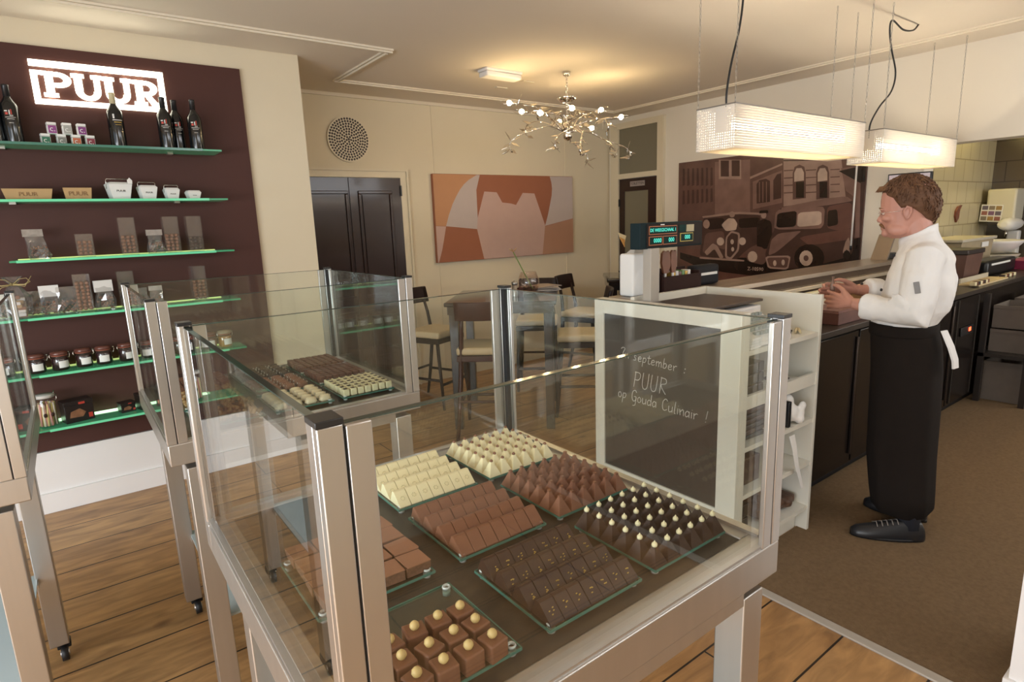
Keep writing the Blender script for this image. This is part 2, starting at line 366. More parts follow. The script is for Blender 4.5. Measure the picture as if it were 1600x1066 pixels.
# carpet behind the counter and its metal edge strip
tag(MB().box(2.28, KX, YF, 1.432, 0, 0.006).box(2.94, KX, 1.433, 1.61, 0, 0.006).build('carpet', M['carpet']), 'brown speckled carpet behind the counter', 'carpet')
tag(B(2.235, 2.28, YF, 2.3, 0, 0.009, bev=0.003).build('carpet_edge_strip', mat('strip_metal', (0.45, 0.41, 0.36), 0.6, 0.2)), 'metal strip between plank floor and carpet', 'edge strip')

# doors
d = MB(); d.box(1.66, 2.762, YB-.035, YB, 0, 2.12)
do = struct('door_1', d, M['dkdoor'], 'dark brown panelled double door')
def panel(par, x0, x1, z0, z1):
    p = MB()
    for a in ((x0, x1, z0, z0+.03), (x0, x1, z1-.03, z1)): p.box(a[0], a[1], YB-.05, YB-.035, a[2], a[3], bev=0.006)
    for a in ((x0, x0+.03), (x1-.03, x1)): p.box(a[0], a[1], YB-.05, YB-.035, z0+.03, z1-.03, bev=0.006)
    p.frustum(x0+.04, x1-.04, YB-.046, YB-.035, z0+.04, z1-.04, 0, 0)
    return p.build('door_panel', M['dkdoor'], par)
for x0, x1 in ((1.75, 2.21), (2.31, 2.66)):
    panel(do, x0, x1, 0.98, 2.0); panel(do, x0, x1, 0.12, 0.86)
B(2.225, 2.25, YB-.045, YB-.035, 0, 2.12).build('meeting_rail', M['dkdoor'], do)
for z in (1.95, 0.3): B(2.752, 2.766, YB-.05, YB-.03, z, z+.1).build('hinge', M['black'], do)
w = MB(); w.box(2.765, 2.845, YB-.03, YB, 0, 2.19); w.box(1.55, 2.765, YB-.03, YB, 2.125, 2.19)
w.box(2.83, 2.85, YB-.045, YB-.03, 0, 2.205); w.box(1.55, 2.83, YB-.045, YB-.03, 2.185, 2.205)
struct('trim_8', w, M['cream_wood'], 'cream frame around the dark double door')
# toilet door with transom on the right wall
d = MB(); X = XR
d.box(X-.03, X, 4.70, 4.84, 0, 2.13); d.box(X-.03, X, 5.22, 5.30, 0, 2.13); d.box(X-.03, X, 4.84, 5.22, 1.98, 2.13); d.box(X-.03, X, 4.84, 5.22, 0, 0.5)
do2 = struct('door_2', d, M['dkdoor'], 'narrow dark door with a grey glass pane and TOILETTEN plate')
M['greypane'] = mat('obscure_pane', (0.20, 0.18, 0.125), 0.25)
B(X-.018, X-.002, 4.84, 5.22, 0.5, 1.98).build('pane', M['greypane'], do2)
pl = B(X-.036, X-.03, 4.89, 5.12, 2.035, 2.095).build('name_plate', mat('plate', (0.34, 0.29, 0.27), 0.5), do2)
text_obj('lettering', 'TOILETTEN', 0.042, 0.001, M['ink'], pl, frame((X-.0365, 5.005, 2.066), *SIDE))
for z in (1.8, 0.9, 0.2): B(X-.04, X-.02, 5.29, 5.31, z, z+.09).build('hinge', M['black'], do2)
w = MB(); w.box(X-.045, X, 4.61, 4.70, 0, 2.80); w.box(X-.045, X, 5.31, 5.44, 0, 2.80); w.box(X-.045, X, 4.70, 5.31, 2.135, 2.195); w.box(X-.045, X, 4.70, 5.31, 2.73, 2.80)
struct('trim_9', w, M['cream_wood'], 'cream frame of the toilet door and transom')
struct('window_3', B(X-.02, X-.004, 4.70, 5.31, 2.195, 2.73), M['greypane'], 'grey transom pane above the toilet door')

# ---------------------------------------------------------------- brown shelf panel with sign and shelves
YP = 4.45
tag(B(-1.2, 1.122, YP, YS, 0.39, 2.725).build('wall_panel', M['brown']), 'dark brown display panel on the left cream wall', 'wall panel')
def fr_(u, w, t): return (u, YP-t, w)
sg = thing('illuminated_sign', 'glowing white PUUR sign on the dark brown wall panel', 'sign', (0,0,0))
m = MB()
def bar(x0, x1, z0, z1): m.box(x0, x1, YP-.018, YP-.0005, z0, z1)
bar(0.0, 0.66, 2.615, 2.648); bar(0.628, 0.66, 2.44, 2.615); bar(0.0, 0.032, 2.412, 2.592); bar(0.032, 0.66, 2.412, 2.440); bar(0.032, 0.07, 2.572, 2.592)
m.build('sign_border', M['sign'], sg)
def letter(ch, x0, wd, z0, z1):
    m = MB(); h = z1-z0; s = 0.027*1.45; e = 0.02
    Bx = lambda a, b, c, d: m.box(x0+a, x0+b, YP-.018, YP-.0005, z0+c, z0+d)
    def arc(cx, cz, ro, ri, a0, a1, sx=1.0, n=14):
        for i in range(n):
            t0, t1 = a0+(a1-a0)*i/n, a0+(a1-a0)*(i+1)/n
            P = [(cx+r*math.cos(t)*sx, cz+q*math.sin(t)) for t, r, q in ((t0,ro[0],ro[1]),(t1,ro[0],ro[1]),(t1,ri[0],ri[1]),(t0,ri[0],ri[1]))]
            m.prism(P, 0.0175, 0, lambda u, w, t: (x0+u, YP-.0005-t, z0+w))
    if ch in 'PR':
        Bx(0.014, 0.014+s, 0, h); Bx(0, s+.03, 0, e); Bx(0, s+.02, h-e, h)
        zc = h*0.70; rz = h*0.30
        Bx(0.014+s, wd*0.55, h-e*1.1, h); Bx(0.014+s, wd*0.55, zc-rz, zc-rz+e*1.1)
        arc(wd*0.52, zc, (wd*0.45, rz), (wd*0.45-s*0.95, rz-e*1.1), -PI/2, PI/2)
    if ch == 'R':
        m.prism([(wd*0.42, h*0.42), (wd*0.66, h*0.44), (wd*0.98, 0.004), (wd*0.70, 0.0)], 0.0175, 0, lambda u, w, t: (x0+u, YP-.0005-t, z0+w))
        Bx(wd*0.70, wd*1.08, 0, e)
    if ch == 'U':
        Bx(0.012, 0.012+s, h*0.36, h); Bx(wd-.012-s*.8, wd-.012, h*0.36, h)
        Bx(0, s+.024, h-e, h); Bx(wd-s*.8-.024, wd, h-e, h)
        ro = ((wd-.024)/2, h*0.36); arc(wd/2, h*0.36, ro, (ro[0]-s*0.95, ro[1]-e*1.2), PI, 2*PI)
    return m.build('letter', M['sign'], sg)
letter('P', 0.048, 0.142, 2.455, 2.590); letter('U', 0.186, 0.150, 2.449, 2.592); letter('U', 0.334, 0.150, 2.445, 2.590); letter('R', 0.488, 0.135, 2.445, 2.588)

SH = {1: 2.172, 2: 1.872, 3: 1.545, 4: 1.224, 5: 0.897, 6: 0.575}
names = {1: 'topmost green glass shelf, carrying dark wine bottles', 2: 'second green glass shelf from the top, carrying paper food boxes', 3: 'third green glass shelf from the top, carrying glass vases and bags',
         4: 'fourth green glass shelf from the top, carrying the bow-tied bag', 5: 'fifth green glass shelf from the top, carrying the jam jars', 6: 'lowest green glass shelf, brightly lit, carrying candy jar'}
for k, z in SH.items():
    x0 = -1.1 if k in (1, 2) else (-1.1 if k == 5 else (-0.24 if k == 3 else -1.1))
    s = B(x0, 0.90, 4.222, YP, z-.010, z).build('glass_shelf', M['shelf']); tag(s, names[k], 'shelf', 'glass shelves on the brown panel')
    B(-0.21 if k > 2 else x0, 0.79, 4.214, 4.222, z-.0125, z+.001).build('lit_front_edge', M['sheddge'] if k > 1 else M['tedge'], s)
    if k >= 3: B(-0.3 if k != 3 else -.21, 0.82, 4.412 if k < 6 else 4.39, 4.445, z, z+.004).build('light_strip', M['ledlow'] if k == 6 else M['led'], s)
    for x in (-0.2, 0.62): B(x, x+.03, 4.40, YP, z-.018, z-.010).build('shelf_bracket', M['alu'], s)

# ---- bottles
M['bottle'] = mat('dark_bottle_glass', (0.006, 0.007, 0.008), 0.12, spec=0.7)
M['capblk'] = mat('bottle_capsule', (0.012, 0.012, 0.014), 0.35)
M['capcream'] = mat('cream_capsule', (0.55, 0.48, 0.30), 0.4)
M['red'] = mat('print_red', (0.5, 0.05, 0.03), 0.5); M['lblw'] = mat('print_white', (0.7, 0.68, 0.64), 0.5)
def bottle(cap, pale=False):
    t = thing('wine_bottle', 'x', 'bottle')
    m = MB(); m.lathe([(0.0405, 0), (0.0415, 0.004), (0.0415, 0.185), (0.038, 0.205), (0.026, 0.225), (0.0165, 0.242), (0.015, 0.25), (0.015, 0.30)], 24); m.build('body', M['bottle'], t)
    m = MB(); m.lathe([(0.0158, 0.240), (0.0155, 0.297), (0.0165, 0.299), (0.0165, 0.307), (0.012, 0.3085)], 20); m.build('capsule', cap, t)
    m = MB()
    def patch(x0, x1, z0, z1, mi):
        n = 5; P = []
        for i in range(n+1):
            x = x0+(x1-x0)*i/n; P.append((x, -math.sqrt(0.0419**2-x*x)))
        for (xa, ya), (xb, yb) in zip(P, P[1:]): m.f([m.v((xa,ya,z0)), m.v((xb,yb,z0)), m.v((xb,yb,z1)), m.v((xa,ya,z1))], mi)
    if not pale:
        patch(-.020, -.008, .148, .160, 0); patch(-.004, .001, .150, .172, 1); patch(.004, .009, .150, .176, 0); patch(-.022, -.01, .164, .170, 1)
        for i in range(4): patch(.010+i*.004-.012, .012+i*.004-.012, .140, .147, 1)
        patch(-.022, .022, .134, .136, 1); patch(-.016, .016, .125, .127, 1); patch(-.010, .010, .105, .107, 1)
    else:
        patch(-.022, -.014, .160, .185, 1); patch(-.024, .024, .150, .154, 1); patch(-.018, .018, .138, .142, 2); patch(-.014, .014, .125, .127, 2)
    m.build('label_print', [M['red'], M['lblw'], M['gold']], t, recalc=False)
    return t
b0 = bottle(M['capblk']); z = SH[1]
b0.location = (-0.195, 4.33, z); tag(b0, 'dark wine bottle cut by the left picture edge on the top shelf', None, 'wine bottles on the top shelf')
for x, lb in ((-0.118, 'dark wine bottle left of the small tins on the top shelf'), (0.618, 'dark wine bottle standing at the lower right end of the sign'), (0.690, 'dark wine bottle in the middle of the right-hand trio'), (0.784, 'rightmost dark wine bottle on the top shelf')):
    dup(b0, (x, 4.33 if x != 0.690 else 4.39, z), random.uniform(-.15, .35), lb)
b1 = bottle(M['capcream'], True); b1.location = (0.362, 4.32, z); b1.rotation_euler = (0, 0, 0.2); tag(b1, 'wine bottle with cream capsule in front of the lit sign', None, 'wine bottles on the top shelf')
# ---- small tins with a letter
def tin(col, c2):
    t = thing('tea_tin', 'x', 'tin'); mm = mat('tin_'+c2, col, 0.4)
    B(-.021, .021, -.021, .021, 0, .046, bev=.002).build('body', M['white'], t); B(-.021, .021, -.021, .021, .048, .062, bev=.002).build('lid', M['white'], t)
    B(-.0185, .0185, -.0222, -.0205, .003, .044).build('label', mm, t)
    text_obj('lettering', 'c.', 0.042, 0.0003, M['white'], t, frame((0, -.0226, .026), *FRONT))
    return t
tins = [(0.016, 0, (0.03,0.16,0.09), 'green', 'small tin with green front, lower row left end'), (0.088, 0, (0.22,0.22,0.20), 'grey', 'small tin with grey front in the lower tin row'),
        (0.156, 0, (0.55,0.13,0.05), 'orange', 'small tin with orange front in the lower tin row'), (0.222, 0, (0.25,0.02,0.04), 'crimson', 'small tin with crimson front, lower row right end'),
        (0.052, 1, (0.26,0.05,0.22), 'magenta', 'small tin with magenta front, upper row left'), (0.121, 1, (0.38,0.37,0.34), 'silver', 'small tin with pale grey front, upper row middle'), (0.189, 1, (0.20,0.03,0.18), 'plum', 'small tin with plum front, upper row right')]
for x, up, c, c2, lb in tins:
    t = tin(c, c2); t.location = (x, 4.33, z+up*.0625); t.rotation_euler = (0,0,0.15); tag(t, lb, None, 'small tins stacked on the top shelf')
# ---- kraft trays and takeaway boxes
z = SH[2]
def kraft(w_, d_, h_, lb):
    t = thing('kraft_tray', lb, 'tray box')
    m = MB(); dx = w_*.06
    a = [m.v(p) for p in ((-w_/2+dx,-d_/2,0),(w_/2-dx,-d_/2,0),(w_/2-dx,d_/2,0),(-w_/2+dx,d_/2,0))]
    b = [m.v(p) for p in ((-w_/2,-d_/2-.01,h_),(w_/2,-d_/2-.01,h_),(w_/2,d_/2+.01,h_),(-w_/2,d_/2+.01,h_))]
    c = [m.v(p) for p in ((-w_/2+.006,-d_/2-.004,h_),(w_/2-.006,-d_/2-.004,h_),(w_/2-.006,d_/2+.004,h_),(-w_/2+.006,d_/2+.004,h_))]
    e = [m.v(p) for p in ((-w_/2+dx+.004,-d_/2+.004,.004),(w_/2-dx-.004,-d_/2+.004,.004),(w_/2-dx-.004,d_/2-.004,.004),(-w_/2+dx+.004,d_/2-.004,.004))]
    m.f(a[::-1]); m.f(e)
    for P, Q in ((a,b),(b,c),(c,e)):
        for i in range(4): m.f([P[i], P[(i+1)%4], Q[(i+1)%4], Q[i]])
    m.build('tray_body', M['kraft'], t)
    text_obj('lettering', 'PUUR', h_*.5, 0.0006, M['kraftdk'], t, frame((0, -d_/2-.008, h_*.5), (1,0,0), (0,-.1,1)), width=1.1)
    return t
kraft(.222, .10, .06, 'long brown kraft tray on the second shelf').location = (-.105, 4.33, z)
kraft(.135, .10, .066, 'short brown kraft tray on the second shelf').location = (.12, 4.33, z)
def takeaway(w_, h_, hh, lb, handle=True):
    t = thing('takeaway_box', lb, 'box', group='white takeaway boxes on the second shelf')
    m = MB(); q = w_*.30
    m.frustum(-w_*.36, w_*.36, -q, q, 0, h_, -w_*.14, -w_*.10)
    m.frustum(-w_*.5, w_*.5, -w_*.40, w_*.40, h_, h_+.012, w_*.10, w_*.10)
    m.build('box_body', M['white'], t)
    if handle:
        m = MB(); m.tube([(-w_*.5, 0, h_*.72), (-w_*.50, -.003, h_+hh*.8), (-w_*.46, -.004, h_+hh), (w_*.46, -.004, h_+hh), (w_*.5, -.003, h_+hh*.8), (w_*.5, 0, h_*.72)], .0016, 6); m.build('wire_handle', M['chrome'], t)
    text_obj('lettering', 'PUUR', h_*.20, 0.0006, M['ink'], t, frame((0, -q-w_*.062, h_*.55), (1,0,0), (0,-.2,1)), width=1.1)
    return t
for x, w_, h_, hh, lb, hd in ((.322,.122,.088,.032,'largest white takeaway box, with wire handle and tag',1), (.468,.096,.072,.030,'middle-sized white takeaway box with wire handle',1), (.598,.080,.058,.028,'smallest white takeaway box with wire handle',1), (.718,.080,.042,0,'low white box without a handle at the shelf end',0)):
    t = takeaway(w_, h_, hh, lb, hd); t.location = (x, 4.32, z); t.rotation_euler = (0,0,.2)
    if x < .33:
        m = MB(); m.prism([(-.012,0),(.012,0),(.014,.02),(0,.036),(-.014,.02)], .001, 0, lambda u,w,q: (u+.05, -.05-q, w+.09)); m.build('paper_tag', M['white'], t)
# ---- vases with chocolate balls (each ball its own object), cellophane bags
M['ball'] = mat('chocolate_ball', (0.24, 0.10, 0.055), 0.22, noise=0.1); M['balld'] = mat('dark_chocolate_ball', (0.06, 0.03, 0.024), 0.2)
M['cello'] = glass('cellophane', (0.88, 0.88, 0.88), 0.06, ior=2.0, haze=.06); M['vase'] = glass('vase_glass', (.985,.985,.985), 0, ior=1.5, haze=.015)
def make_vase(H, lb):
    t = thing('square_vase', lb, 'vase', group='square glass vases on the shelves')
    m = MB(); a, b = .043, .0395
    o = [[m.v((sx*a, sy_*a, zz)) for sx, sy_ in ((-1,-1),(1,-1),(1,1),(-1,1))] for zz in (0, H)]
    i_ = [[m.v((sx*b, sy_*b, zz)) for sx, sy_ in ((-1,-1),(1,-1),(1,1),(-1,1))] for zz in (.010, H)]
    m.f(o[0][::-1]); m.f(i_[0])
    for P, Q in ((o[0], o[1]), (o[1], i_[1]), (i_[1], i_[0])):
        for k in range(4): m.f([P[k], P[(k+1)%4], Q[(k+1)%4], Q[k]])
    m.build('vase_glass', M['vase'], t)
    return t
ball_m = MB().ell((0,0,0), (.0105,)*3, 10, 6); ballL = ball_m.build('chocolate_ball', M['ball']); ballD = MB().ell((0,0,0), (.0105,)*3, 10, 6).build('chocolate_ball', M['balld'])
first = {id(ballL): True, id(ballD): True}
def put_ball(src, loc, lb, grp):
    if first[id(src)]: o = src; first[id(src)] = False
    else: o = src.copy(); COL.objects.link(o)
    o.location = loc; tag(o, lb, 'chocolate ball', grp)
def fill(x, y, z, layers, src, where):
    for l in range(layers):
        for i in range(3):
            for j in range(3):
                if (i, j) == (1, 1) and l < layers-1: continue
                put_ball(src, (x+(i-1)*.0245+random.uniform(-.002,.002), y+(j-1)*.0245+random.uniform(-.002,.002), z+.0215+l*.0212), 'small round chocolate ball inside '+where, 'chocolate balls inside '+where)
for x, k, H, lay, src, lb in ((.11,3,.133,4,ballL,'short square vase half full of brown balls on the third shelf'), (.33,3,.222,5,ballL,'tall square vase left of the cardboard-topped bag, third shelf'), (.563,3,.222,5,ballL,'tall square vase right of the cardboard-topped bag, third shelf'),
    (.694,3,.222,4,ballD,'rightmost tall square vase on the third shelf, with dark balls'), (.062,4,.222,8,ballL,'tall square vase nearly full of brown balls, fourth shelf'), (.28,4,.222,5,ballD,'tall square vase behind the glass case corner, fourth shelf'), (.68,4,.225,6,ballL,'tall square vase alone at the right end of the fourth shelf')):
    v = make_vase(H, lb); v.location = (x, 4.33, SH[k]); fill(x, 4.33, SH[k], lay, src, {.11:'the short vase on the third shelf', .33:'the first tall vase on the third shelf', .563:'the second tall vase on the third shelf', .694:'the rightmost vase on the third shelf', .062:'the nearly full tall vase on the fourth shelf', .28:'the vase behind the middle case corner', .68:'the vase at the right end of the fourth shelf'}[x])
def bag(w_, h_, lb, topper=None, lean=0):
    t = thing('cellophane_bag', lb, 'bag', group='cellophane bags on the shelves')
    m = MB(); rings = []
    for q, (fx, fy) in ((0,(.50,.32)),(.12,(.54,.36)),(.35,(.50,.32)),(.6,(.44,.20)),(.8,(.46,.10)),(1,(.48,.03))):
        rings.append([(w_*fx*c*(1+random.uniform(-.10,.10))+lean*q*h_, w_*fy*s_*(1+random.uniform(-.35,.35)), .001+h_*.94*q) for c, s_ in [(max(-1,min(1,1.3*math.cos(2*PI*i/12))), max(-1,min(1,1.3*math.sin(2*PI*i/12)))) for i in range(12)]])
    m.skin(rings, 0, False); m.build('wrapper', M['cello'], t)
    m = MB()
    for i in range(38):
        r = w_*.062; m.ell((random.uniform(-.40,.40)*w_, random.uniform(-.24,.16)*w_, .004+r+random.uniform(0,.40)*h_), (r,)*3, 8, 5)
    tag(m.build('bag_filling', M['ball'], t), kind='stuff')
    if topper: B(-w_*.5+lean*h_, w_*.5+lean*h_, -.008, .008, h_*(.76 if topper != 'white' else .62), h_).build('card_top', M['cardtop'] if topper == 'card' else M['white'], t)
    return t
M['cardtop'] = mat('printed_card', (0.36, 0.31, 0.27), 0.6, noise=0.4, nscale=40)
for x, y, k, w_, h_, top, lean, lb in ((-.105,4.33,3,.092,.168,'card',-.1,'leaning cellophane bag at the left end of the third shelf'), (.47,4.32,3,.087,.145,'card',0,'cellophane bag with printed card top between two tall vases'),
    (-.165,4.365,4,.10,.15,None,0,'cellophane bag of pale pieces right beside the bow-tied bag'), (-.098,4.33,4,.093,.17,'white',0,'cellophane bag with white top, third from left on the fourth shelf'), (-.016,4.33,4,.10,.165,None,0,'plain cellophane bag against the tall vase, fourth shelf'),
    (.163,4.32,4,.096,.178,'white',0,'cellophane bag with a big white label right of the full vase'), (.346,4.34,4,.091,.12,None,0,'low cellophane bag seen through the middle glass case'), (.432,4.33,4,.073,.12,'card',0,'small cellophane bag with paper top seen through the middle case'), (-.345,4.33,4,.09,.12,'white',0,'cellophane bag seen through the leftmost glass case')):
    t = bag(w_, h_, lb, top, lean); t.location = (x, y, SH[k]); t.rotation_euler = (0,0,random.uniform(-.1,.25))
t = thing('gift_bag', 'large glossy gift bag tied with a straw bow', 'bag', (-.245, 4.276, SH[4]))
m = MB(); rg = []
for q, r in ((0,.055),(.2,.066),(.5,.058),(.75,.030),(.82,.013),(.9,.03),(1,.045)):
    rg.append([(r*1.1*math.cos(2*PI*i/14)*(1+random.uniform(-.14,.14)), r*.8*math.sin(2*PI*i/14)*(1+random.uniform(-.14,.14)), .001+q*.235) for i in range(14)])
m.skin(rg, 0, False); m.build('wrapper', M['cello'], t)
m = MB()
for i in range(16): m.box(*(lambda x, y, z_: (x-.018, x+.018, y-.012, y+.012, z_, z_+.02))(random.uniform(-.03,.03), random.uniform(-.02,.02), .006+i*.007), bev=.004, mi=i % 3)
tag(m.build('bag_filling', [M['ball'], M['white'], M['kraft']], t), kind='stuff')
m = MB()
for s_ in (-1, 1):
    m.tube([(0,-.02,.195),(s_*.03,-.035,.222),(s_*.062,-.03,.225),(s_*.075,-.03,.205),(s_*.05,-.035,.190),(0,-.022,.193)], .0035, 6, flat=.5)
    m.tube([(0,-.02,.193),(s_*.05,-.04,.18),(s_*.085,-.035,.145 if s_ < 0 else .235)], .0035, 6, flat=.5)
m.lathe([(.016,.185),(.018,.193),(.016,.20)], 12); m.build('straw_bow', mat('straw', (0.45, 0.36, 0.16), 0.7), t)
# ---- jam jars
M['jam'] = mat('dark_jam', (0.030, 0.009, 0.011), 0.3); M['jamamber'] = mat('amber_jam', (0.42, 0.21, 0.05), 0.3); M['jamred'] = mat('brown_jam', (0.16, 0.06, 0.035), 0.3)
M['lid'] = mat('jar_lid_reddish', (0.13, 0.045, 0.035), 0.2, spec=0.7)
def jar(jm, lid=None):
    t = thing('clip_top_jar', 'x', 'jar')
    m = MB(); m.lathe([(.036,0),(.041,.004),(.041,.066),(.037,.074)], 24); m.build('jam', jm, t)
    m = MB(); m.lathe([(.0385,0),(.043,.003),(.043,.068),(.038,.078),(.037,.084),(.0395,.086),(.0395,.09)], 24); m.build('jar_glass', M['glass_c'], t)
    m = MB(); m.lathe([(.0395,.091),(.0435,.093),(.0435,.104),(.040,.108),(.038,.112),(.020,.1145),(.001,.115)], 24); m.build('jar_lid', lid or M['lid'], t)
    m = MB(); m.lathe([(.0385,.085),(.0400,.088),(.0385,.091)], 24); m.build('rubber_ring', mat('rubber_ring', (0.35,0.10,0.06), 0.6), t)
    m = MB(); m.tube([(.044,0,.097),(.053,0,.10),(.056,0,.085),(.050,0,.066),(.043,0,.07)], .0022, 6); m.tube([(-.044,0,.097),(-.051,0,.095),(-.050,0,.08),(-.042,0,.076)], .0022, 6)
    m.build('wire_clip', M['chrome'], t)
    m = MB(); n = 8; P = [(.0440*math.sin(a), -.0440*math.cos(a)) for a in [-.62+1.24*i/n for i in range(n+1)]]
    for (xa, ya), (xb, yb) in zip(P, P[1:]): m.f([m.v((xa,ya,.018)), m.v((xb,yb,.018)), m.v((xb,yb,.058)), m.v((xa,ya,.058))])
    m.build('paper_label', M['paper'], t, recalc=False)
    return t
jr = jar(M['jam'])
jx = [(-.324,'jam jar seen through the leftmost glass case'), (-.216,'first dark jam jar right of the leftmost glass case'), (-.107,'second dark jam jar right of the leftmost glass case'), (.008,'third dark jam jar right of the leftmost glass case'), (.108,'fourth dark jam jar right of the leftmost glass case'),
      (.224,'dark jam jar just left of the middle glass case edge'), (.322,'dark jam jar seen through the middle case side pane'), (.424,'dark jam jar hidden behind the middle case corner post'), (.52,'dark jam jar between the two case corner posts'), (.609,'dark jam jar at the top corner of the near glass case')]
for i, (x, lb) in enumerate(jx):
    o = jr if i == 0 else dup(jr, (0,0,0))
    o.location = (x, 4.33+random.uniform(-.015,.01), SH[5]); o.rotation_euler = (0,0,.25+random.uniform(-.3,.3)); tag(o, lb, None, 'clip-top jam jars on the fifth shelf')
o = jar(M['jamred']); o.location = (.697, 4.33, SH[5]); tag(o, 'brown jam jar next to the amber one', None, 'clip-top jam jars on the fifth shelf')
o = jar(M['jamamber'], mat('jar_lid_glass', (0.34, 0.27, 0.18), 0.15)); o.location = (.792, 4.33, SH[5]); o.rotation_euler = (0,0,.3); tag(o, 'amber jam jar at the right end of the fifth shelf', None, 'clip-top jam jars on the fifth shelf')
# ---- candy jars and dark boxes on the lowest shelf
M['pink'] = mat('candy_pink', (0.62, 0.28, 0.25), 0.5); M['yell'] = mat('candy_yellow', (0.62, 0.50, 0.20), 0.5); M['cwhite'] = mat('candy_white', (0.7, 0.62, 0.52), 0.5)
def candy(lb, x):
    t = thing('candy_jar', lb, 'jar', (x, 4.32, SH[6]), .2, 'candy jars on the lowest shelf')
    m = MB(); m.lathe([(.046,0),(.050,.004),(.050,.150),(.044,.164),(.044,.172)], 24); m.build('jar_glass', M['glass_c'], t)
    for i in range(26):
        a = 2*PI*i/26+random.uniform(-.1,.1); r = .040 if i % 2 else .034
        m = MB(); l = random.uniform(-.35,.35); m.tube([(r*math.cos(a), r*math.sin(a), .008), (r*math.cos(a+l*.3), r*math.sin(a+l*.3), .075), (r*math.cos(a+l), r*math.sin(a+l), .142)], .0058, 6)
        single('candy_stick', m, (M['pink'], M['yell'], M['cwhite'])[i % 3], 'candy stick standing in '+('the jar beside the black gift box' if x < 0 else 'the jar seen through two glass cases'), 'candy stick', (x, 4.32, SH[6]), .2, 'candy sticks in '+('the left jar' if x < 0 else 'the right jar'))
    m = MB(); m.lathe([(.044,.173),(.050,.175),(.050,.188),(.046,.193),(.001,.195)], 24); m.build('jar_lid', mat('lid_glass', (0.55,0.53,0.50), 0.15), t)
    m = MB(); m.tube([(.046,0,.18),(.056,0,.185),(.056,0,.155),(.050,0,.150)], .0022, 6); m.tube([(.045,0,.185),(.05,.01,.205)], .002, 6); m.build('wire_clip', M['chrome'], t)
    for i in (-.35, .35): 
        m = MB(); m.ell((.0515*math.sin(i), -.0515*math.cos(i), .075), (.009,.003,.013), 10, 6); m.build('dark_sticker', M['dchoc'], t)
candy('clear jar of pink and yellow candy sticks left of the black gift box', -.212); candy('clear jar of pink candy sticks seen through two glass cases', .602)
M['boxblk'] = mat('black_gift_box', (0.012, 0.008, 0.008), 0.3); M['photo'] = mat('box_photo', (0.22, 0.10, 0.05), 0.4, noise=0.8, nscale=30)
for x, w_, d_, h_, lb in ((-.072,.145,.10,.13,'large black gift box with a food picture beside the candy jar'), (.178,.08,.07,.062,'small low black gift box in the middle of the lowest shelf'), (.285,.095,.09,.10,'black gift box with red mark left of the middle case'), (.40,.09,.09,.115,'black gift box with red mark seen inside the middle case pane')):
    t = thing('gift_box', lb, 'box', (x, 4.335, SH[6]), .25, 'black gift boxes on the lowest shelf')
    B(-w_/2, w_/2, -d_/2, d_/2, 0, h_*.8, bev=.002).build('box_base', M['boxblk'], t); B(-w_/2-.002, w_/2+.002, -d_/2-.002, d_/2+.002, h_*.8, h_, bev=.002).build('box_lid', M['boxblk'], t)
    m = MB(); m.prism([(-w_*.36,.25*h_),(w_*.10,.22*h_),(w_*.22,.42*h_),(w_*.02,.62*h_),(-w_*.3,.52*h_)], .001, 0, lambda u,w,q: (u, -d_/2-q, w)); m.build('picture_print', M['photo'], t)
    B(w_*.30, w_*.44, -d_/2-.001, -d_/2, .12*h_, .34*h_).build('red_mark', M['red'], t); B(w_*.0, w_*.22, -d_/2-.003, -d_/2-.001, .82*h_, .92*h_).build('red_mark', M['red'], t)

